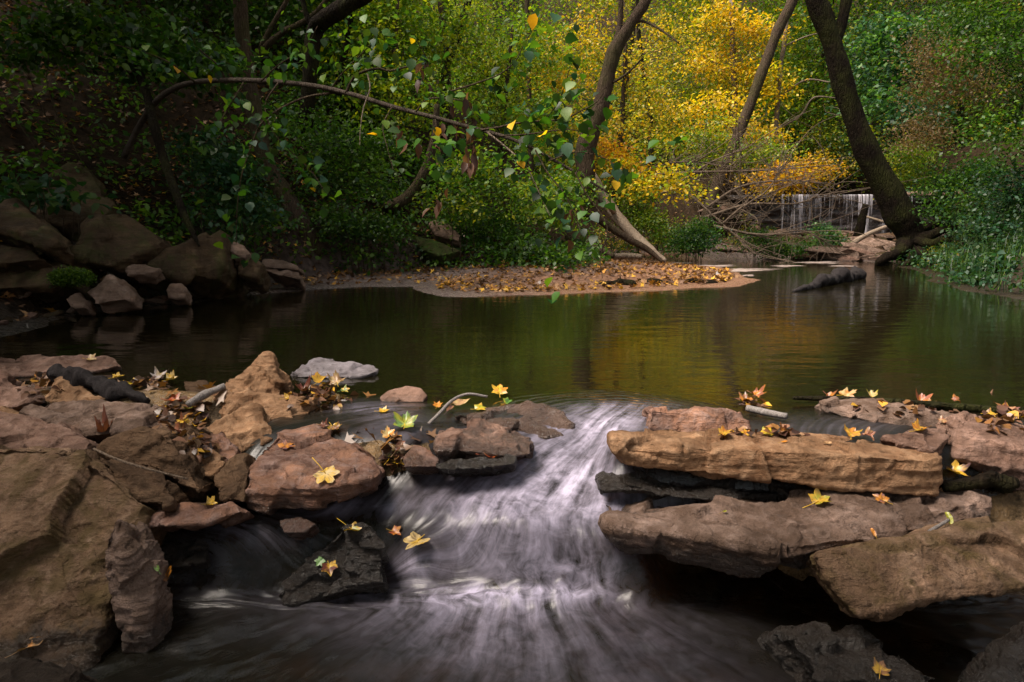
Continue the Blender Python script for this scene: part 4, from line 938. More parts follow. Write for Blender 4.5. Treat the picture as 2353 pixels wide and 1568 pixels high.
def plant(name, label, blobs, pal, L=.09, per=26, dens=1.0, trunk=None, cat='shrub', group=None, bark='brown', cr=.22, fine=False, droop=.35, stems=True):
    """blobs: (u, v, d, ru_px, rv_px); builds crown + trunk/stems under one Empty"""
    Cs = []; rgp = np.random.default_rng(sum(map(ord, label)))
    for (u, v, d, ru, rv) in blobs:
        c = D(u, v, d); rx, rz = ru / F * d, rv / F * d
        n = max(5, int(dens * 11 * (rx * rz + .1 * (rx + rz)) / (cr * cr) * .5))
        Cs.append((ell(n, c, (rx, max(.35, (rx + rz) * .5), rz), rgp), c, rz))
    base = Vector(tuple(Cs[0][1])); base.z = gz(base.x, base.y)
    if trunk: base = D(*trunk[0][:3])
    root = empty(name, base); tag(root, label, cat, group)
    if not fine: L *= .8; per = int(per * 1.7)
    P, c = zip(*[sprays(C[0], per, cr, pal, rg=rgp) for C in Cs])
    P = np.concatenate(P); c = np.concatenate(c)
    ok = P[:, 2] > H(P[:, 0], P[:, 1]) + .02
    ok &= ~((P[:, 2] < .03) & (sdist(P[:, 0], P[:, 1]) < .1))
    foliage_obj('crown', P[ok], L, c[ok], root, fine, off=base, droop=droop)
    T = Tubes(); b = np.array(base)
    if trunk:
        pp = spline([D(*t[:3]) for t in trunk], 6) - b
        rr = np.interp(np.linspace(0, 1, len(pp)), np.linspace(0, 1, len(trunk)), [t[3] / F * t[2] / 2 for t in trunk])
        T.add(pp, rr, 10, True, .22, len(label))
        spine = pp
    else: spine = np.array([[0, 0, -.1]])
    if stems:
        for C, cc, rz in Cs:
            k = min(len(C), 6)
            for q in C[rgp.choice(len(C), k, False)] - b:
                if trunk: j = np.argmin(((spine - q + np.array((0, 0, rz * .8 + .4))) ** 2).sum(1)); s = spine[j]
                else:
                    if (q + b)[2] - gz(q[0] + b[0], q[1] + b[1]) > 1.1: continue
                    gx, gy = q[0] * .75 + b[0], q[1] * .75 + b[1]; s = np.array((gx, gy, gz(gx, gy) - .03)) - b
                m = s * .45 + q * .55 + rgp.normal(0, .12, 3) * np.linalg.norm(q - s) * .4
                L_ = np.linalg.norm(q - s)
                T.add(spline([s, m, q], 4), np.interp(np.linspace(0, 1, 9), [0, 1], [.003 + .004 * L_, .0025]), 4, False)
    if T.V: T.build('trunk' if trunk else 'stems', BARK[bark], root)
    return root

def bare_tree(name, label, trunk, limbs=(), bark='brown', crown=None, cat='tree', group=None, roots=(), snap=False):
    """trunk and limbs given as (u, v, d, width_px)"""
    if snap:
        u, v, d = trunk[0][:3]; dd = np.linspace(4, 26, 900); pts = np.array([tuple(D(u, v, q)) for q in dd])
        k = np.nonzero(pts[:, 2] < H(pts[:, 0], pts[:, 1]))[0]
        f = float(np.clip((dd[k[0]] if len(k) else d) / d, .75, 1.45))
        sc = lambda T: [(q[0], q[1], q[2] * f, q[3]) for q in T]
        trunk, limbs, roots = sc(trunk), [sc(l) for l in limbs], [sc(r) for r in roots]
        q0, q1 = D(*trunk[0][:3]), D(*trunk[1][:3]); dn = (q0 - q1).normalized()
        e = q0 + Vector((dn.x * .3, .12, -.35)); ue, ve = proj(np.array(e)); trunk = [(float(ue), float(ve), e.y, trunk[0][3] * 1.15)] + list(trunk)
    b = np.array(D(*trunk[0][:3])); root = empty(name, b); tag(root, label, cat, group)
    def tube(t, nm, n=7, sides=12, wob=.2):
        T = Tubes(); pp = spline([D(*q[:3]) for q in t], n) - b
        rr = np.interp(np.linspace(0, 1, len(pp)), np.linspace(0, 1, len(t)), [q[3] / F * q[2] / 2 for q in t])
        T.add(pp, rr, sides, True, wob, t[0][0]); return T.build(nm, BARK[bark], root)
    tube(trunk, 'trunk', 8, 16)
    for l in limbs: tube(l, 'limb')
    for r in roots: tube(r, 'root', 6, 10, .35)
    if crown:
        C, R, n, pal, L = crown
        P, c = sprays(ell(n, C, R), 30, .45, pal)
        foliage_obj('crown', P, L, c, root, off=b)
    return root

for P, label, pal in HEAPS:
    c0 = P.mean(0); P2 = np.repeat(P, 2, 0) + RNG.normal(0, .008, (len(P) * 2, 3)) * (1, 1, .5)
    o = foliage_obj('leaf_heap', P2 - c0, .036, pick(pal, len(P2)) * np.exp(RNG.normal(-.2, .3, len(P2)))[:, None], fine=True, asp=.85, droop=.1)
    o.location = c0; o.data.materials[0] = LITTER; tag(o, label, 'leaf heap', kind='stuff')
# ---- the leaning tree over the far right of the pool
bare_tree('leaning_tree', 'big dark leaning tree with forked trunk and sprawling mossy roots at the right shore',
    [(2086, 600, 12.6, 74), (2092, 560, 12.6, 62), (2088, 535, 12.6, 60), (2071, 498, 12.6, 66), (2042, 443, 12.6, 58), (1986, 336, 12.6, 48), (1948, 224, 12.6, 43), (1916, 112, 12.6, 42), (1896, 50, 12.6, 44), (1874, 0, 12.6, 42), (1840, -120, 12.6, 38), (1815, -300, 12.6, 26)],
    limbs=[[(1916, 95, 12.6, 30), (1932, 60, 12.6, 24), (1945, 0, 12.6, 21), (1958, -120, 12.6, 18), (1985, -260, 12.6, 12)]],
    roots=[[(2082, 560, 12.5, 40), (2066, 580, 12.3, 24), (2040, 590, 12.2, 20), (2024, 600, 12.2, 17), (2022, 608, 12.3, 18), (2050, 612, 12.2, 14)],
           [(2100, 548, 12.5, 24), (2130, 545, 12.3, 22), (2160, 532, 12.2, 16), (2200, 522, 12.2, 12)], [(2105, 552, 12.4, 26), (2140, 560, 12.1, 18), (2168, 552, 12.0, 14), (2185, 560, 12, 10)],
           [(2096, 578, 12.4, 24), (2092, 598, 12.1, 14), (2076, 612, 11.9, 7)], [(2108, 575, 12.3, 22), (2140, 596, 11.6, 13), (2150, 616, 11.2, 7)],
           [(2100, 530, 12.7, 26), (2150, 515, 12.8, 18), (2230, 498, 12.8, 12), (2290, 500, 12.7, 9)]],
    bark='dark', crown=((5.6, 11.6, 8.6), (3.6, 3.0, 2.0), 170, ('mid', 'olive'), .11))
# ---- other trunks
TG = 'trees standing on the left bank'
bare_tree('tree', 'tall tree with a forked mossy trunk, in the middle of the far bank', [(1345, 430, 13, 42), (1347, 336, 13, 44), (1380, 252, 13, 38), (1398, 168, 13, 30), (1412, 120, 13, 34), (1445, 60, 13, 26), (1486, 0, 13, 22), (1530, -120, 13, 18), (1560, -260, 13, 12)],
          [[(1412, 125, 13, 20), (1424, 60, 13, 13), (1427, 0, 13, 11), (1430, -160, 13, 8)], [(1455, 52, 13, 8), (1480, 50, 13, 6), (1520, 70, 12.8, 5), (1560, 100, 12.6, 3)], [(1392, 200, 13, 7), (1440, 170, 12.8, 5), (1480, 130, 12.6, 3)]],
          'brown', ((2.4, 13.5, 8.8), (2.4, 2.0, 1.3), 40, ('yg', 'olive'), .11), group=TG, snap=True)
bare_tree('tree', 'straight trunk leaning right in front of the yellow foliage', [(1620, 530, 15.5, 30), (1640, 450, 15.5, 28), (1680, 350, 15.8, 25), (1709, 277, 16, 23), (1750, 170, 16, 22), (1788, 70, 16, 22), (1823, 0, 16, 21), (1880, -120, 16, 16), (1930, -260, 16, 10)], [], 'brown', None, group=TG, snap=True)
bare_tree('tree', 'thin vine-wrapped trunk right of the yellow foliage', [(1745, 470, 17, 14), (1775, 364, 17, 13), (1784, 280, 17, 11), (1792, 168, 17, 10), (1806, 70, 17, 9), (1815, -60, 17, 7)], [[(1790, 225, 17, 5), (1850, 185, 16.8, 4), (1910, 190, 16.6, 3)], [(1784, 300, 17, 6), (1840, 265, 16.8, 5), (1870, 225, 16.6, 4), (1925, 226, 16.5, 2)], [(1795, 110, 17, 4), (1850, 85, 16.8, 3), (1890, 75, 16.8, 2)]], 'mid', group=TG, snap=True)
bare_tree('tree', 'slim black trunk left of the yellow foliage', [(1500, 440, 15, 14), (1496, 364, 15, 13), (1493, 260, 15, 12), (1485, 207, 15, 11), (1470, 100, 15, 9), (1462, -40, 15, 7)], [], 'dark', group=TG, snap=True)
bare_tree('tree', 'dark slender trunk rising behind the drooping branch near the upper middle', [(1015, 330, 11.5, 20), (1024, 168, 12, 19), (1035, 126, 12, 18), (1058, 60, 12, 17), (1077, 0, 12, 15), (1110, -120, 12, 12), (1130, -260, 12, 8)], [[(1030, 140, 12, 7), (1060, 80, 11.8, 5), (1075, 20, 11.8, 3)]], 'dark', ((-.4, 12.2, 8.0), (2.2, 2.0, 1.2), 40, ('mid', 'yg'), .10), group=TG, snap=True)
bare_tree('tree', 'thick dark trunk bending left to right at the upper left', [(700, 300, 9.3, 34), (712, 180, 9.3, 32), (722, 75, 9.3, 34), (745, 45, 9.2, 38), (803, 10, 9.2, 36), (870, -30, 9.2, 30), (980, -120, 9.2, 20)], [[(725, 80, 9.3, 14), (700, 20, 9.3, 12), (690, -60, 9.3, 10)]], 'dark', ((-2.6, 8.6, 6.0), (2.8, 2.4, 1.3), 70, ('dark', 'mid'), .10), group=TG, snap=True)
bare_tree('tree', 'pair of crossing pale limbs slanting in the dark upper left woods', [(560, 190, 8.5, 16), (593, 126, 8.5, 15), (650, 75, 8.5, 13), (710, 42, 8.5, 11), (760, -10, 8.5, 9)], [[(590, 130, 8.5, 13), (625, 60, 8.5, 11), (660, 0, 8.5, 10), (700, -90, 8.5, 7)]], 'brown', ((-4.4, 8.0, 5.4), (2.6, 2.4, 1.3), 170, ('dark',), .10), group=TG, snap=True)
bare_tree('tree', 'short straight dark trunk between the bending trunk and the slender one', [(775, 260, 10.5, 17), (785, 157, 10.5, 16), (800, 80, 10.5, 14), (815, -40, 10.5, 11)], [], 'dark', group=TG, snap=True)
bare_tree('tree', 'J-shaped trunk curving out of the undergrowth on the left bank', [(885, 480, 9.5, 26), (915, 470, 9.2, 27), (950, 442, 9.2, 27), (975, 400, 9.2, 24), (990, 355, 9.2, 22), (1000, 310, 9.2, 18), (1005, 240, 9.2, 12)], [], 'brown', group=TG, snap=True)
bare_tree('tree', 'broad mossy trunk base in the shade behind the drooping branch leaves', [(690, 525, 8.4, 56), (662, 470, 8.4, 46), (635, 420, 8.4, 42), (612, 370, 8.4, 40), (590, 280, 8.4, 36), (560, 100, 8.4, 30), (540, -150, 8.4, 24)], [], 'brown', ((-2.8, 7.2, 5.2), (2.4, 2.2, 1.2), 70, ('dark',), .10), group=TG, snap=True)
bare_tree('dead_pole', 'dark dead pole leaning onto the wedge boulder', [(300, 120, 7.6, 18), (335, 210, 7.2, 19), (355, 290, 6.9, 20), (378, 370, 6.8, 19), (410, 460, 6.5, 17), (440, 530, 6.3, 13), (458, 566, 6.2, 5)], [], 'dark', cat='dead tree')
bare_tree('fallen_tree', 'pale fallen trunk slanting down to the waterline behind the sand bar', [(1330, 372, 13.6, 22), (1350, 392, 13.5, 24), (1385, 450, 13.2, 27), (1420, 500, 13.0, 27), (1465, 548, 12.8, 23), (1500, 580, 12.6, 20), (1530, 600, 12.5, 10)], [[(1412, 488, 13, 12), (1402, 480, 12.7, 9), (1398, 476, 12.6, 5)]], 'pale', cat='dead tree')
bare_tree('fallen_tree', 'dark mossy fallen limb crossing under the pale fallen trunk', [(1330, 490, 12.6, 16), (1370, 500, 12.4, 18), (1405, 525, 12.4, 17), (1450, 553, 12.4, 15), (1490, 575, 12.4, 13), (1525, 604, 12.3, 7)], [[(1345, 492, 12.5, 7), (1362, 450, 12.4, 5), (1380, 425, 12.3, 3)]], 'brown', cat='dead tree')
bare_tree('log', 'short grey log on the mud below the pale fallen trunk', [(1395, 590, 12.3, 10), (1430, 588, 12.3, 14), (1475, 590, 12.3, 12)], [], 'mid', cat='log')
bare_tree('log', 'mossy log slanting onto the mud left of the pale fallen trunk', [(1300, 545, 11.9, 10), (1360, 565, 11.6, 14), (1410, 590, 11.4, 14)], [], 'brown', cat='log')

# ---- drooping sapling with its branches and leaves
def sapling():
    tr = [(285, 360, 7.6), (320, 290, 7.4), (355, 238, 7.1), (395, 206, 6.8), (450, 189, 6.3), (565, 185, 5.6), (700, 195, 5.2), (800, 215, 5.0), (900, 245, 4.8), (1000, 271, 4.6), (1100, 298, 4.4), (1170, 318, 4.3), (1230, 345, 4.2), (1320, 395, 4.1), (1400, 445, 4.0)]
    wd = [13, 13, 13, 12, 11.5, 11, 11, 10.5, 10, 9, 8.5, 8, 7, 6, 4]
    b = np.array(D(*tr[0])); root = empty('drooping_tree', b)
    tag(root, 'slender tree drooping out from the left bank across the view, big heart-shaped leaves', 'tree')
    T = Tubes(); T.add(spline([D(*t) for t in tr], 6) - b, np.interp(np.linspace(0, 1, 85), np.linspace(0, 1, 15), [w * t[2] / F / 2 for w, t in zip(wd, tr)]), 10, True, .08); T.build('trunk', BARK['sap'], root)
    br = [([(795, 215), (812, 180), (835, 165), (870, 158), (895, 163), (930, 155), (975, 147), (978, 130), (955, 90)], 5.0, 7),
          ([(760, 205), (790, 165), (830, 125), (860, 90), (864, 50)], 5.1, 4), ([(775, 212), (700, 225), (640, 253), (600, 285), (578, 335), (555, 405), (545, 480), (543, 560)], 5.1, 6),
          ([(1105, 300), (1150, 292), (1200, 282), (1290, 275), (1330, 258), (1370, 235), (1392, 205)], 4.3, 6), ([(1150, 313), (1220, 308), (1300, 298), (1350, 305)], 4.2, 4),
          ([(1120, 305), (1170, 345), (1210, 385), (1240, 445), (1265, 500)], 4.2, 5), ([(955, 258), (985, 228), (1050, 230), (1078, 245), (1085, 280), (1080, 340)], 4.6, 4),
          ([(1030, 212), (1100, 190), (1150, 170), (1185, 140), (1205, 100), (1250, 30)], 4.5, 4), ([(1320, 395), (1350, 450), (1395, 520), (1380, 590), (1384, 640)], 4.0, 4),
          ([(845, 172), (850, 205), (835, 250), (828, 300), (827, 335)], 4.9, 4), ([(640, 190), (610, 240), (625, 300), (670, 350), (720, 400), (745, 440)], 5.2, 4),
          ([(520, 187), (500, 150), (455, 110), (430, 60)], 5.9, 5), ([(450, 191), (400, 150), (330, 120), (250, 100)], 6.0, 5), ([(600, 187), (640, 150), (700, 110), (730, 60)], 5.4, 4),
          ([(1230, 345), (1260, 400), (1300, 450), (1330, 520), (1340, 560)], 4.1, 4), ([(1260, 370), (1330, 350), (1400, 370), (1440, 410)], 4.05, 3), ([(900, 247), (880, 290), (890, 340), (905, 395)], 4.7, 3),
          ([(560, 190), (530, 240), (500, 290), (470, 330)], 5.5, 4), ([(1250, 279), (1280, 240), (1300, 190), (1310, 150)], 4.2, 3), ([(1000, 275), (1010, 330), (1020, 390)], 4.5, 3)]
    P = []; 
    for k, (pts, d, w) in enumerate(br):
        sp = spline([D(u, v, d - .25 * i / len(pts)) for i, (u, v) in enumerate(pts)], 6)
        T = Tubes(); T.add(sp - b, np.linspace(w, 1.5, len(sp)) * d / F / 2, 6, True, .1, k); tw_ = []
        for q in range(5):
            i = RNG.integers(len(sp) // 3, len(sp)); e = sp[i] + RNG.normal(0, .11, 3) + np.array((.03, -.05, -.01))
            T2 = Tubes(); T2.add(spline([sp[i], (sp[i] + e) / 2 + RNG.normal(0, .02, 3), e], 3), np.linspace(1.6, .9, 7) * d / F / 2, 4, False); tw_.append(T2)
            if k not in (8, 9): P.append(e[None] + RNG.normal(0, .05, (3, 3)))
        bo = T.build('branch', BARK['mid' if k in (5, 9) else 'brown'], root)
        for T2 in tw_: T2.build('twig', BARK['brown'], bo)
        if k not in (8, 9, 16):
            n = {2: 60, 10: 50, 8: 6, 14: 30, 5: 26, 17: 50, 11: 40, 12: 50}.get(k, 26)
            idx = RNG.integers(len(sp) // 4, len(sp), n); P.append(sp[idx] + RNG.normal(0, .05, (n, 3)) - (0, 0, .02))
    P = np.concatenate(P); P = P[(P + b)[:, 2] > .42]
    base = pick(('mid', 'dark', 'teal', 'dark', 'mid'), len(P)); yl = RNG.uniform(0, 1, len(P)) < .012
    base[yl] = pick('yellow', yl.sum())
    foliage_obj('leaves', P, .068, np.clip(base * .95, 0, .8), root, True, .82, .6, off=b)
    # dead brown leaves still hanging
    sp_ = [(980, 150, 4.8, 5), (1076, 250, 4.5, 10), (1082, 335, 4.4, 12), (1010, 330, 4.5, 8), (930, 300, 4.6, 6), (1085, 385, 4.4, 8), (1310, 500, 4.1, 5), (1000, 440, 4.5, 4), (1060, 290, 4.5, 6)]
    Q = np.concatenate([np.array(D(u, v, d)) + RNG.normal(0, 1, (n, 3)) * (.03, .03, .06) for u, v, d, n in sp_])
    foliage_obj('dead_leaves', Q, .09, pick('dead', len(Q)), root, True, .45, 1.2, off=b)
sapling()

# ---- brush pile (dead fallen top) on the far bank
def brush():
    b = np.array(D(1640, 500, 14.2)); root = empty('dead_brush', b); tag(root, 'tangle of bare grey branches of a fallen tree on the far bank, before the waterfall', 'dead tree')
    main = [[(1560, 430, 15), (1600, 460, 14.6), (1660, 515, 14.2), (1737, 583, 13.8)], [(1500, 402, 15), (1600, 396, 15), (1750, 392, 14.6), (1930, 378, 14.4)], [(1620, 500, 14.4), (1720, 470, 14.2), (1830, 468, 14.2), (1900, 440, 14)],
            [(1620, 480, 14.6), (1700, 430, 14.6), (1800, 415, 14.4), (1880, 420, 14.2)], [(1640, 520, 14.2), (1750, 540, 14), (1840, 530, 14), (1890, 552, 14)], [(1510, 450, 14.8), (1560, 420, 15), (1640, 370, 15), (1720, 340, 15)],
            [(1660, 515, 14.2), (1700, 480, 14), (1760, 440, 13.8), (1800, 380, 13.8)], [(1440, 410, 14), (1520, 380, 14.4), (1600, 372, 14.6), (1680, 390, 14.6)]]
    rg = np.random.default_rng(4)
    for k, m in enumerate(main):
        sp = spline([D(*p) for p in m], 7) - b
        T = Tubes(); T.add(sp, np.linspace(.034 if k < 6 else .022, .008, len(sp)), 6, True, .15, k)
        for q in range(26):
            i = rg.integers(2, len(sp)); s = sp[i]; dr = sp[min(i + 1, len(sp) - 1)] - sp[i - 1]; dr /= np.linalg.norm(dr) + 1e-6
            L = rg.uniform(.4, 1.5); e = s + (dr * rg.uniform(.2, .9) + rg.normal(0, .5, 3) * (1, .7, .8)) * L
            m_ = (s + e) / 2 + rg.normal(0, .10, 3) * L
            tw = spline([s, m_, e], 5); T.add(tw, np.linspace(.009, .004, len(tw)), 4, False)
            for _ in range(2):
                j = rg.integers(4, len(tw)); e2 = tw[j] + rg.normal(0, .28, 3); T.add([tw[j], (tw[j] + e2) / 2 + rg.normal(0, .04, 3), e2], [.005, .004, .003], 3, False)
        T.build('branch', BARK['twig'], root)
brush()

# ---- dam with waterfall
def dam():
    x0, x1, y = 5.6, 13.2, 20.25
    root = empty('stone_dam', ((x0 + x1) / 2, y, .3)); tag(root, 'low stone dam with thin curtains of water falling over its ledges', 'dam')
    nx, nz = 150, 44
    xs = np.linspace(x0, x1, nx); zs = np.linspace(.1, 1.58, nz)
    X, Zz = np.meshgrid(xs, zs); lay = np.floor(Zz * 9 + .2 * vnoise(np.c_[X.ravel() * .5, Zz.ravel() * 0, Zz.ravel() * 0]).reshape(X.shape))
    st = _hash((np.floor(X * 1.9 + lay * .37)).astype(np.int64), lay.astype(np.int64), lay.astype(np.int64) * 0) * .05
    Y = y - .20 * (1.58 - Zz) * 0 - st - .12 * sstep(1.36, 1.44, Zz) + .10 * sstep(.45, .25, Zz) + .02 * fbm(np.c_[X.ravel() * 5, Zz.ravel() * 9, X.ravel() * 0], 3).reshape(X.shape)
    V = np.stack([X, Y, Zz], -1).reshape(-1, 3)
    top = np.stack([xs, np.full(nx, y + .9), np.full(nx, 1.585)], -1); n = len(V); V = np.concatenate([V, top]) - np.array(root.location)
    i = np.arange(nz - 1)[:, None] * nx + np.arange(nx - 1)[None]; Fq = np.stack([i, i + 1, i + nx + 1, i + nx], -1).reshape(-1, 4)
    j = np.arange(nx - 1); Ft = np.stack([(nz - 1) * nx + j, (nz - 1) * nx + j + 1, n + j + 1, n + j], -1)
    me = mk('wall', V, [Fq, Ft], False)
    N = NT('dam_stone'); g = N.n('ShaderNodeTexCoord').outputs['Object']
    n1 = N.noise(N.scalev(g, (3, 3, 14)), 1, 5, .6); n2 = N.noise(g, 18, 4, .6)
    c = N.mix(N.mapr(n1, .35, .65), (.02, .015, .014), (.07, .052, .048)); c = N.mix(N.mapr(n2, .4, .8, 0, .6), c, (.02, .016, .014))
    link('wall', me, N.done(N.principled(c, .35, N.bump(N.math('ADD', n1, n2), .8, .04), .5)), root)
    # ledge cap right of the falls
    capx = np.linspace(11.0, 13.2, 30); T = Tubes()
    T.add([(x - root.location.x, y - .1 - root.location.y, 1.60 - root.location.z) for x in capx], .09, 8, True, .3)
    T.build('cap_stone', ROCK['bankpale'], root)
    # falling water
    xs = np.linspace(7.75, 11.6, 140); zs = np.linspace(1.60, .30, 40); X, Zz = np.meshgrid(xs, zs)
    Y = y - .17 - .10 * (1.60 - Zz) ** .5 + .02 * vnoise(np.c_[X.ravel() * 6, X.ravel() * 0, X.ravel() * 0]).reshape(X.shape)
    V = np.stack([X, Y, Zz], -1).reshape(-1, 3); i = np.arange(39)[:, None] * 140 + np.arange(139)[None]
    crest = np.stack([xs, np.full(140, y + .5), np.full(140, 1.60)], -1); n = len(V)
    j = np.arange(139); Fc = np.stack([n + j, n + j + 1, j + 1, j], -1)
    me = mk('waterfall', np.concatenate([V, crest]) - np.array(root.location), [np.stack([i, i + 1, i + 141, i + 140], -1).reshape(-1, 4), Fc])
    N = NT('falling_water'); g = N.n('ShaderNodeTexCoord').outputs['Object']
    a = N.noise(N.scalev(g, (14, 0, .6)), 1, 5, .75); b2 = N.noise(N.scalev(g, (2.2, 0, .1)), 1, 2, .5); d2 = N.noise(N.scalev(g, (45, 0, 1.0)), 1, 3, .6)
    f = N.math('ADD', N.math('MULTIPLY', a, .55), N.math('ADD', N.math('MULTIPLY', b2, .45), N.math('MULTIPLY', d2, .40)))
    zt = N.n('ShaderNodeSeparateXYZ', {0: g}).outputs[2]
    f = N.math('ADD', f, N.mapr(zt, .75, 1.3, 0, .05))
    f = N.mapr(f, .73, .92, 0, .95)
    sh = N.n('ShaderNodeMixShader', {0: .2, 1: N.n('ShaderNodeBsdfDiffuse', {'Color': (.95, .90, .98, 1)}).outputs[0], 2: N.n('ShaderNodeBsdfTranslucent', {'Color': (.95, .90, .98, 1)}).outputs[0]}).outputs[0]
    link('waterfall', me, N.done(N.n('ShaderNodeMixShader', {0: f, 1: N.n('ShaderNodeBsdfTransparent').outputs[0], 2: sh}).outputs[0]), root)
dam()
# riffle stones + sticks between dam and pool
def riffle():
    rg = np.random.default_rng(8); ab = CB - CA
    protos = []
    for k in range(5):
        bm = bmesh.new(); 
        for p in rg.normal(0, 1, (14, 3)) * (.5, .38, .17): bm.verts.new(p)
        r = bmesh.ops.convex_hull(bm, input=bm.verts); bmesh.ops.delete(bm, geom=list({e for e in r['geom_interior'] + r['geom_unused'] if isinstance(e, bmesh.types.BMVert)}), context='VERTS')
        bmesh.ops.bevel(bm, geom=list(bm.edges), offset=.05, segments=2, affect='EDGES')
        me = bpy.data.meshes.new('riffle_stone'); bm.to_mesh(me); bm.free(); me.materials.append(ROCK[('bank', 'bankpale', 'brown', 'pink', 'grey')[k]]); protos.append(me)
    n = 0
    while n < 190:
        t = rg.uniform(-.03, .98); o = rg.normal(0, 1.1); p = CA + ab * t + np.array((ab[1], -ab[0])) / np.hypot(*ab) * o
        s = rg.uniform(.2, .55) * (1.5 if rg.uniform() < .12 else 1)
        ob = bpy.data.objects.new('riffle_stone', protos[n % 5]); COL.objects.link(ob)
        ob.location = (p[0], p[1], max(gz(*p), -.02) + .09 * s); ob.scale = (s, s, s * .8); ob.rotation_euler = (rg.normal(0, .12), rg.normal(0, .12), rg.uniform(0, 6.3)); ob.color = (1.02 + .07 * max(0, p[1] - 14.6), 0, 0, 1)
        tag(ob, 'flat wet stone in the shallow run between the waterfall and the pool', 'stone', 'flat stones of the shallow run'); n += 1
riffle()
stick('log', 'dark broken stump leaning in front of the waterfall', [(1972, 545, 17.2), (1978, 520, 17.2), (1990, 470, 17.2)], [.13, .11, .08], 'dark', 'log', 8, .3, 'driftwood below the dam')
stick('log', 'pale pole slanting from the stones to the leaning tree', [(1945, 572, 15.2), (1965, 556, 15.3), (2000, 536, 15.4), (2055, 514, 15.6)], [.05, .06, .05, .04], 'pale', 'log', 8, .15, 'driftwood below the dam')
stick('log', 'thick grey log end lying on the stones below the pale pole', [(1915, 590, 14.9), (1945, 572, 15.2)], [.09, .10], 'mid', 'log', 8, .15, 'driftwood below the dam')
stick('log', 'thin pale stick behind the pale pole', [(1990, 498, 17.5), (2030, 510, 17.3), (2060, 520, 17.2)], [.03, .03, .03], 'pale', 'log', 6, .1, 'driftwood below the dam')

def foam_and_glare():  # thin pale sheets that paint sky glare on the shallows by the sand bar
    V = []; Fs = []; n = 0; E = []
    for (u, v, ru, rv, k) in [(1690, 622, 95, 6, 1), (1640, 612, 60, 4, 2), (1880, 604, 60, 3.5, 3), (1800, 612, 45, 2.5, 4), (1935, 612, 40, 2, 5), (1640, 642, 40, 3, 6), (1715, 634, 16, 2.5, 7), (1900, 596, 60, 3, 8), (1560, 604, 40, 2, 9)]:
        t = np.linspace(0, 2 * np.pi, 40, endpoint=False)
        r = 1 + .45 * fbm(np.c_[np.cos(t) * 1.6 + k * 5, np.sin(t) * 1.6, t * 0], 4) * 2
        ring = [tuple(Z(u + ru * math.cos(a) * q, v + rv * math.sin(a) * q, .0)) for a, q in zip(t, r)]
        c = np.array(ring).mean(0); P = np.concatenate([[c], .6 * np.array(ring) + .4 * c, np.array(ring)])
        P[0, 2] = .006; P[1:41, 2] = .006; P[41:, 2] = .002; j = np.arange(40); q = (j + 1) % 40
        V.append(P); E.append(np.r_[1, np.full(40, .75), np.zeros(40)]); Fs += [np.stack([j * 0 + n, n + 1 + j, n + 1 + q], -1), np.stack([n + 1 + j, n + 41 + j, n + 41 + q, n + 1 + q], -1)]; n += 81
    N = NT('foam_and_glare'); g = N.n('ShaderNodeNewGeometry').outputs['Position']
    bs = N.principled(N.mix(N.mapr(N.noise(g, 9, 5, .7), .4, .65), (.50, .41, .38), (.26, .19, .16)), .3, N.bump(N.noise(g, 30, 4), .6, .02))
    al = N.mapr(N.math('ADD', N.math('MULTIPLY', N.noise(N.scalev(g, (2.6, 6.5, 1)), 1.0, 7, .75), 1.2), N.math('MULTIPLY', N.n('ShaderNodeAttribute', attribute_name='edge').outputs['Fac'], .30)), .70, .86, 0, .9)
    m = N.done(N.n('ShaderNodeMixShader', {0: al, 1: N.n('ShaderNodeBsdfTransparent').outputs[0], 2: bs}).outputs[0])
    me = mk('foam_and_glare', np.concatenate(V), Fs); attr(me, 'edge', np.concatenate(E)); tag(link('foam_and_glare', me, m), kind='stuff')
foam_and_glare()

# ---- shrubs and trees with their own character
SG = 'shrubs on the far bank'
plant('yellow_tree', 'bright golden maple, the most vivid tree, in the upper right centre', [(1640, 30, 21, 60, 38), (1705, 70, 21, 70, 45), (1630, 130, 21, 65, 42), (1700, 165, 21, 75, 40), (1775, 55, 20.5, 32, 35), (1770, 190, 20.5, 55, 45), (1650, 245, 20, 95, 40), (1720, 300, 20, 95, 35)], ('yellow', 'yellow', 'olive', 'yg'), .13, 18, .62,
      trunk=[(1700, 470, 21, 16), (1690, 300, 21, 14), (1685, 150, 21, 12), (1680, 0, 21, 8)], cat='tree', bark='mid', cr=.26)
plant('yellow_shrub', 'yellow-olive bush below the golden maple, left of the thin vine-wrapped trunk', [(1700, 355, 18, 100, 38), (1640, 300, 18.5, 80, 40), (1770, 340, 18, 60, 40)], ('olive', 'yg', 'mid'), .10, 24, .6, group=SG)
plant('orange_shrub', 'orange-gold bush overhanging the left end of the waterfall', [(1830, 390, 17, 75, 30), (1870, 370, 17, 45, 22), (1780, 405, 17, 70, 35)], ('orange', 'olive', 'yellow'), .10, 24, .8, group=SG)
plant('yellow_shrub', 'lime-yellow leafy sprays above the pale fallen trunk', [(1530, 390, 12.9, 75, 24), (1480, 420, 12.8, 60, 26), (1570, 430, 12.8, 50, 18), (1440, 360, 13, 40, 16)], ('yg', 'yg', 'yellow'), .10, 22, .55, group=SG)
plant('orange_shrub', 'small orange bush left of the slim black trunk', [(1415, 350, 14.5, 55, 26), (1390, 330, 14.5, 40, 20), (1450, 385, 14.5, 40, 16)], ('orange', 'yellow'), .10, 22, .7, group=SG)
plant('green_shrub', 'fresh green bush at the end of the footpath', [(1595, 535, 13.6, 45, 28), (1580, 560, 13.4, 55, 18), (1610, 515, 13.7, 25, 20)], ('mid', 'teal', 'mid'), .07, 28, 1.1, group=SG, cr=.15)
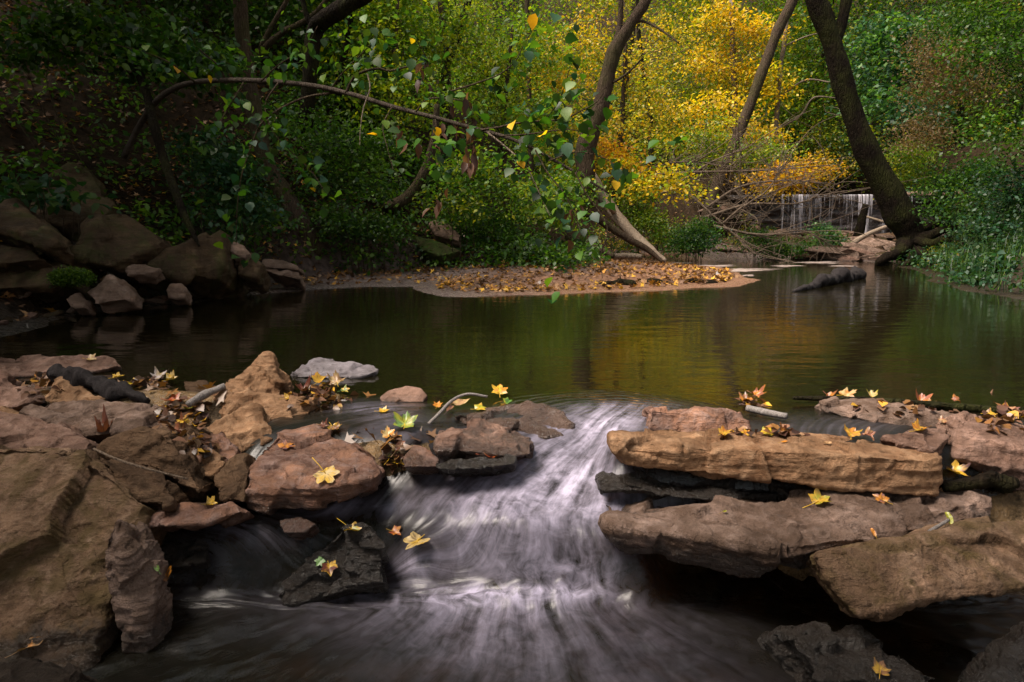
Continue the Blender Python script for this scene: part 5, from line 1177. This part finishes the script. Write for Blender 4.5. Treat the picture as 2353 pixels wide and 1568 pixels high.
plant('green_shrub', 'green bush left of the footpath, right of the pale fallen trunk', [(1490, 500, 14.2, 45, 35), (1465, 460, 14.4, 45, 30), (1520, 535, 14, 25, 15)], ('mid', 'yg'), .075, 28, 1.0, group=SG, cr=.17)
plant('green_shrub', 'dark green bush crouched at the foot of the bare branches', [(1790, 565, 14.4, 60, 20), (1740, 545, 14.6, 45, 22), (1850, 560, 14.8, 30, 18)], ('dark', 'mid'), .07, 26, 1.0, group=SG, cr=.16)
plant('green_shrub', 'bright green little bush on the stones before the waterfall', [(1905, 545, 16, 28, 14), (1890, 520, 16.2, 16, 14), (1925, 560, 15.8, 14, 8)], ('mid', 'teal'), .08, 24, 1.2, group=SG, cr=.14)
plant('evergreen_tree', 'dark layered hemlock hanging over the dam', [(1900, 320, 23, 90, 40), (1850, 270, 24, 70, 45), (1950, 370, 22.5, 90, 30), (1880, 390, 22.5, 70, 25), (1920, 200, 25, 80, 60)], ('mid', 'olive', 'dark'), .10, 26, .8, cat='tree', cr=.3,
      trunk=[(1930, 440, 24, 12), (1925, 250, 24.5, 12), (1920, 50, 25, 8)])
plant('green_tree', 'light green tree between the golden maple and the leaning tree', [(1850, 110, 26, 60, 70), (1830, 190, 26, 50, 60), (1870, 40, 27, 60, 50)], ('yg', 'mid'), .12, 24, .8, cat='tree', cr=.32)
plant('oak_tree', 'blue-green oak foliage right of the leaning trunk', [(2010, 90, 17, 55, 60), (2060, 150, 16.5, 70, 55), (2050, 220, 16, 75, 35), (2000, 200, 17, 50, 50), (2090, 60, 16.5, 60, 50), (2100, 250, 15.5, 60, 28)], ('teal', 'teal', 'mid'), .15, 22, .7, cat='tree', cr=.28)
plant('dry_shrub', 'tan dried-out brush patch in the upper right foliage', [(2170, 110, 12.9, 75, 65), (2220, 170, 12.8, 55, 45), (2140, 190, 12.9, 50, 30), (2120, 285, 12.9, 42, 34), (2100, 315, 12.9, 40, 20)], ('tan',), .055, 40, 1.2, cr=.22)
plant('green_tree', 'deep green and yellow-tinged tree crown filling the upper right corner', [(2280, 120, 10.5, 95, 110), (2330, 300, 9.8, 80, 80), (2240, 30, 11, 120, 50)], ('dark', 'mid'), .075, 30, .75, cat='tree', cr=.22,
      trunk=[(2420, 560, 10.2, 40), (2400, 300, 10.2, 34), (2370, 50, 10.4, 26), (2350, -200, 10.5, 16)], bark='dark')
plant('green_shrub', 'large bright green shrub on the right bank behind the tree roots', [(2175, 420, 13, 60, 42), (2240, 390, 12.5, 75, 50), (2160, 480, 13, 40, 28), (2230, 460, 12, 80, 40)], ('mid', 'teal', 'mid'), .085, 28, .85, cr=.2)
plant('green_shrub', 'bluish green shrub at the right edge, above the grassy shore', [(2330, 440, 10, 80, 70), (2290, 510, 9.8, 70, 40), (2360, 560, 9, 50, 45)], ('teal', 'dark'), .075, 30, .85, cr=.18)
plant('green_shrub', 'low broad-leaved plant drooping to the water on the right shore', [(2250, 640, 8.2, 45, 18), (2310, 620, 8.2, 50, 30), (2345, 650, 7.6, 25, 18)], ('teal', 'dark'), .085, 22, .9, cr=.13, fine=True)
plant('green_shrub', 'yellowish green low growth beneath the evergreen at the right end of the dam', [(2110, 400, 17, 45, 30), (2090, 350, 18, 60, 30)], ('yg', 'mid', 'yg'), .09, 26, .9, cr=.22)
# left side shrubs
LG = 'understory bushes on the left bank'
plant('green_shrub', 'dark bush overhanging the litter slope in the top left', [(330, 90, 7.6, 150, 55), (180, 40, 7.8, 130, 45), (450, 140, 7.4, 110, 45), (60, 90, 7.6, 80, 50)], ('dark', 'dark', 'mid'), .085, 26, .9, group=LG, cr=.18, fine=True)
plant('green_shrub', 'shadowy bush behind the dead pole', [(520, 400, 7.6, 80, 60), (560, 470, 7.5, 60, 50), (470, 330, 7.8, 60, 50)], ('dark', 'teal'), .08, 26, .8, group=LG, cr=.16)
plant('green_shrub', 'small broad-leaved plant over the half-buried slab', [(75, 415, 6.2, 55, 28), (30, 440, 6.1, 35, 18), (150, 440, 6.2, 40, 18)], ('teal', 'dark'), .10, 12, .5, group=LG, cr=.14, fine=True)
plant('green_shrub', 'mid-green bush under the drooping branch, left of the J-shaped trunk', [(800, 390, 9.6, 90, 45), (760, 300, 9.8, 90, 50), (860, 320, 10, 80, 45)], ('dark', 'mid'), .085, 26, .8, group=LG, cr=.2)
plant('green_shrub', 'bright leafy bush right of the J-shaped trunk', [(1090, 380, 10.4, 95, 55), (1180, 430, 10.6, 90, 45), (1050, 450, 10, 70, 35)], ('mid', 'mid', 'yg'), .085, 26, .75, group=LG, cr=.2)
plant('green_tree', 'yellow-green young tree behind the slender dark trunk', [(1130, 160, 14, 110, 80), (1230, 90, 14.5, 110, 70), (1180, 260, 13.5, 110, 60), (1040, 60, 14, 90, 60)], ('yg', 'yg', 'mid'), .10, 24, .6, cat='tree', group=TG, cr=.26, trunk=[(1150, 480, 14, 12), (1160, 250, 14, 10), (1180, 50, 14.2, 7)])
plant('green_tree', 'green young tree filling the gap between the bending trunk and the slender one', [(930, 90, 12.5, 100, 70), (880, 170, 12, 90, 60), (960, 220, 11.5, 90, 50), (860, 20, 12.5, 90, 50)], ('mid', 'yg', 'yg'), .09, 26, .7, cat='tree', group=TG, cr=.24, trunk=[(900, 420, 12, 12), (905, 200, 12, 10), (915, 0, 12.4, 7)])
plant('olive_tree', 'olive and gold young tree around the forked mossy trunk', [(1300, 180, 15, 80, 60), (1350, 80, 15.5, 100, 60), (1470, 180, 15.5, 80, 60), (1450, 280, 14.5, 80, 45), (1540, 240, 16, 70, 50), (1530, 90, 17, 80, 60), (1330, 290, 14, 70, 40)], ('olive', 'yg', 'olive', 'yellow'), .09, 24, .55, cat='tree', group=TG, cr=.26, trunk=[(1420, 480, 15.5, 12), (1430, 280, 15.5, 10), (1440, 60, 15.5, 7)])

plant('green_shrub', 'leafy bush between the mossy slab and the sand bar', [(1120, 500, 10.9, 90, 38), (1040, 500, 10.6, 50, 25)], ('mid', 'dark', 'mid'), .08, 26, .8, group=LG, cr=.18)
plant('green_shrub', 'bright bush behind the half-buried brown boulder', [(1250, 465, 11.6, 85, 60), (1310, 420, 12.2, 60, 50)], ('mid', 'yg', 'mid'), .085, 26, .8, group=LG, cr=.2)
plant('green_shrub', 'dark bush at the foot of the J-shaped trunk', [(870, 515, 9.5, 75, 25), (790, 490, 9.3, 70, 40)], ('dark', 'mid'), .075, 26, .8, group=LG, cr=.16)
plant('green_shrub', 'low mossy-green growth over the right end of the tree roots', [(2185, 578, 11.8, 50, 16), (2215, 605, 10.4, 55, 18), (2150, 585, 12.2, 30, 10)], ('dark', 'mid', 'olive'), .055, 30, 1.0, cr=.12)
def rubble():
    rg = np.random.default_rng(31); pr = [o.data for o in bpy.data.objects if o.name.startswith('riffle_stone')][:5]; n = 0
    while n < 60:
        u, v = rg.uniform(-40, 720), rg.uniform(585, 735)
        p = Z(u, v, .06); s_ = sdist(np.array([p.x]), np.array([p.y]))[0]
        if s_ < -.05 or s_ > 1.3: continue
        s = rg.uniform(.06, .2); ob = bpy.data.objects.new('rubble_stone', pr[(0, 1, 2, 0, 3)[n % 5]]); COL.objects.link(ob)
        ob.location = (p.x, p.y, gz(p.x, p.y) + .02 * s); ob.scale = (s, s * .9, s); ob.rotation_euler = (rg.normal(0, .3), rg.normal(0, .3), rg.uniform(0, 6.3)); ob.color = (1.0, 0, 0, 1)
        tag(ob, 'small angular stone in the rubble along the left shore', 'stone', 'rubble stones of the left shore'); n += 1
rubble()

# moss cushions
def moss(label, u, v, d, rx, rz):
    c = D(u, v, d); P = ell(1500, c, (rx, rx * .6, rz), shell=.33); P = P[P[:, 2] > c.z - rz * .5]
    P, cc = sprays(P, 4, .012, 'mid', 1.0); o = foliage_obj('moss_cushion', P, .018, cc * np.array((.9, .75, .5)), off=c, droop=-.6); o.location = c; tag(o, label, 'moss', 'moss on the left shore')
moss('deep green moss cushion on the low boulder at the left shore', 165, 640, 5.35, .17, .08)

# undergrowth (uncountable)
def undergrowth(name, n, box, fn, pal, L, hmax, per=14, cr=.12):
    X, Y = scatter(n, box, fn); h = H(X, Y)
    C = np.stack([X, Y, h + RNG.uniform(.03, hmax, len(X))], -1)
    P, c = sprays(C, per, cr, pal); k = P[:, 2] > H(P[:, 0], P[:, 1]) + .005
    o = foliage_obj(name, P[k], L, c[k]); tag(o, kind='stuff'); return o
undergrowth('ground_cover', 5200, (-6, 3.2, 6.5, 13.5), lambda X, Y, s: (s > np.interp(X, [-3, -1.2, 0, 3], [.45, 1.1, 1.8, 2.2])) * np.clip(.75 + 1.6 * N2(X, Y, .9, 5), .05, 1) * np.where(X < -3.8, .35, 1), ('dark', 'mid', 'mid'), .075, .40)
undergrowth('ground_cover', 1500, (2.2, 8.5, 12.6, 20), lambda X, Y, s: (s > .9) * (corr(X, Y) > 1.7) * np.clip(.5 + 1.8 * N2(X, Y, 1.0, 8), 0, 1) * (np.abs(X - 3.05 - .02 * (Y - 13)) > .45), ('mid', 'olive', 'dark'), .075, .35)
undergrowth('ground_cover', 2600, (4.6, 12, 5, 13.5), lambda X, Y, s: (s > -.10) * (X > 4.8) * np.clip(.7 + 1.5 * N2(X, Y, 1.2, 2), .1, 1), ('dark', 'dark', 'teal'), .06, .30)
def grass():
    X, Y = scatter(9000, (4.8, 9.5, 5, 13.2), lambda X, Y, s: (s > .05) * (s < 2.4) * np.clip(.6 + 1.5 * N2(X, Y, 1.6, 4), 0, 1)); n = len(X)
    h = RNG.uniform(.14, .42, n); a = RNG.uniform(0, 6.28, n); b = RNG.uniform(.1, .8, n) * h; w = RNG.uniform(.003, .006, n)
    B = np.c_[X, Y, H(X, Y)]; s = np.c_[-np.sin(a), np.cos(a), a * 0] * w[:, None]; o = np.c_[np.cos(a), np.sin(a), a * 0]
    M = B + o * (b * .35)[:, None] + np.c_[a * 0, a * 0, h * .65]; T = B + o * b[:, None] + np.c_[a * 0, a * 0, h * .9]
    V = np.stack([B - s, B + s, M + s * .8, M - s * .8, T], 1).reshape(-1, 3); i = np.arange(n)[:, None] * 5
    me = mk('grass', V, [i + np.array([0, 1, 2, 3]), i + np.array([3, 2, 4])], False); attr(me, 'leafcol', np.repeat(pick(('dark', 'dark', 'mid', 'teal'), n), 5, 0)); tag(link('grass', me, LEAF), kind='stuff')
grass()
# the wood behind everything
def forest():
    rg = np.random.default_rng(21); Cs = []; cols = []
    N = 8000
    u = rg.uniform(-700, 3000, N); v = rg.uniform(-420, 500, N); d = np.where(u < 950, rg.uniform(12, 21, N), rg.uniform(22, 31, N))
    thin = (v < 90) & (u > 950) & (u < 1550) & (rg.uniform(0, 1, N) < .5)
    keep = ~thin
    u, v, d = u[keep], v[keep], d[keep]
    C = np.array([tuple(D(a, b, c)) for a, b, c in zip(u, v, d)])
    k = C[:, 2] > H(C[:, 0], C[:, 1]) + .2; C, u, v = C[k], u[k], v[k]
    stops = [(-9999, ('dark',)), (450, ('dark', 'dark', 'mid')), (780, ('mid', 'yg')), (1000, ('yg', 'yg', 'mid')), (1330, ('yg', 'olive')), (1480, ('olive', 'yg', 'yg', 'mid')), (1600, ('olive', 'yg', 'yg', 'mid')), (1800, ('mid', 'yg')), (1950, ('mid', 'teal', 'dark')), (2150, ('dark', 'mid', 'olive')), (2300, ('dark', 'dark', 'mid'))]
    uj = u + rg.normal(0, 60, len(u)); Ps = []; cs = []
    for i, (a, pal) in enumerate(stops):
        b = stops[i + 1][0] if i + 1 < len(stops) else 99999; m = (uj >= a) & (uj < b)
        if m.any():
            P, c_ = sprays(C[m], 95, .55, pal, .42, rg, .3); Ps.append(P); cs.append(c_)
    o = foliage_obj('distant_woods', np.concatenate(Ps), .115, np.concatenate(cs)); tag(o, kind='stuff')
    T = Tubes()
    for q in range(34):
        uu, dd = rg.uniform(-200, 2500), rg.uniform(17, 32)
        if 1600 < uu < 2300 and dd < 25: continue
        p = D(uu, 400, dd); z = gz(p.x, p.y); lean = rg.normal(0, .06, 2); hgt = 14
        T.add([(p.x, p.y, z - .2), (p.x + lean[0] * hgt * .5, p.y + lean[1] * hgt * .5, z + hgt * .5), (p.x + lean[0] * hgt, p.y + lean[1] * hgt, z + hgt)], np.array([1, .8, .4]) * rg.uniform(.05, .16), 7, False)
    tag(T.build('distant_trunks', BARK['brown']), kind='stuff')
forest()
# unseen trees added around the viewer to shade the lower corners and left bank
def added_shade_tree(label, x, y, C, R, n, pal):
    b = (x, y, gz(x, y)); root = empty('added_shade_tree', b); tag(root, label, 'tree', 'added shade trees around the viewpoint')
    P, c = sprays(ell(n, C, R), 30, .4, pal); foliage_obj('crown', P, .12, c, root, off=b)
    T = Tubes(); T.add(spline([(0, 0, -.2), ((C[0] - x) * .2, (C[1] - y) * .2, 2), (C[0] - x, C[1] - y, C[2] - b[2])], 6), np.linspace(.2, .06, 13), 10, True, .2); T.build('trunk', BARK['brown'], root)
added_shade_tree('added shade tree on the near left bank, beside the viewpoint', -4.6, -.2, (-3.0, .45, 3.05), (1.2, .8, .7), 110, ('dark', 'mid'))
added_shade_tree('added shade tree on the near right bank, beside the viewpoint', 3.6, -.6, (.8, .35, 2.95), (1.2, .5, .6), 70, ('dark', 'mid'))
added_shade_tree('broad shade tree added behind the viewpoint', .6, -2.2, (-.5, -.7, 3.1), (3.6, 1.9, 1.0), 420, ('mid', 'dark'))
added_shade_tree('added shade tree on the left bank beside the near rocks, outside the picture', -6.6, 3.4, (-5.3, 3.5, 4.4), (2.1, 2.3, 1.1), 420, ('dark', 'mid'))
added_shade_tree('added shade tree on the left hillside above the rocks, outside the picture', -8.2, 5.6, (-6.6, 5.8, 6.2), (2.8, 2.8, 1.4), 420, ('dark', 'mid'))
added_shade_tree('added shade tree higher on the left hillside, outside the picture', -9.2, 9.5, (-7.4, 9.3, 7.6), (3.0, 2.8, 1.5), 420, ('dark', 'mid'))

# PART2
# ------------------------------------------------------------------ light and sky
w = bpy.data.worlds.new('World'); scene.world = w; w.use_nodes = True
nt = w.node_tree; bg = nt.nodes['Background']
sky = nt.nodes.new('ShaderNodeTexSky'); sky.sky_type = 'NISHITA'; sky.sun_disc = False
SUN_EL, SUN_AZ = math.radians(60), math.radians(-108)     # azimuth clockwise from +Y
sky.sun_elevation = SUN_EL; sky.sun_rotation = SUN_AZ
hs = nt.nodes.new('ShaderNodeHueSaturation'); hs.inputs['Saturation'].default_value = .18
nt.links.new(sky.outputs[0], hs.inputs['Color'])
nt.links.new(hs.outputs[0], bg.inputs[0]); bg.inputs[1].default_value = .095
sun = bpy.data.lights.new('sun', 'SUN'); sun.energy = 5.0; sun.angle = math.radians(32); sun.color = (1, .88, .76)
so = bpy.data.objects.new('sun', sun); COL.objects.link(so)
sd = Vector((math.sin(SUN_AZ) * math.cos(SUN_EL), math.cos(SUN_AZ) * math.cos(SUN_EL), math.sin(SUN_EL)))
so.rotation_euler = (-sd).to_track_quat('-Z', 'Y').to_euler()
vs = scene.view_settings; vs.view_transform = 'Standard'; vs.look = 'None'; vs.gamma = 1; vs.exposure = 1.12
c = scene.cycles
c.use_denoising = True; c.denoiser = 'OPENIMAGEDENOISE'
c.max_bounces = 6; c.diffuse_bounces = 3; c.glossy_bounces = 3; c.transmission_bounces = 4; c.transparent_max_bounces = 12
c.caustics_reflective = False; c.caustics_refractive = False; c.sample_clamp_indirect = 4
c.use_adaptive_sampling = True; c.adaptive_threshold = .015
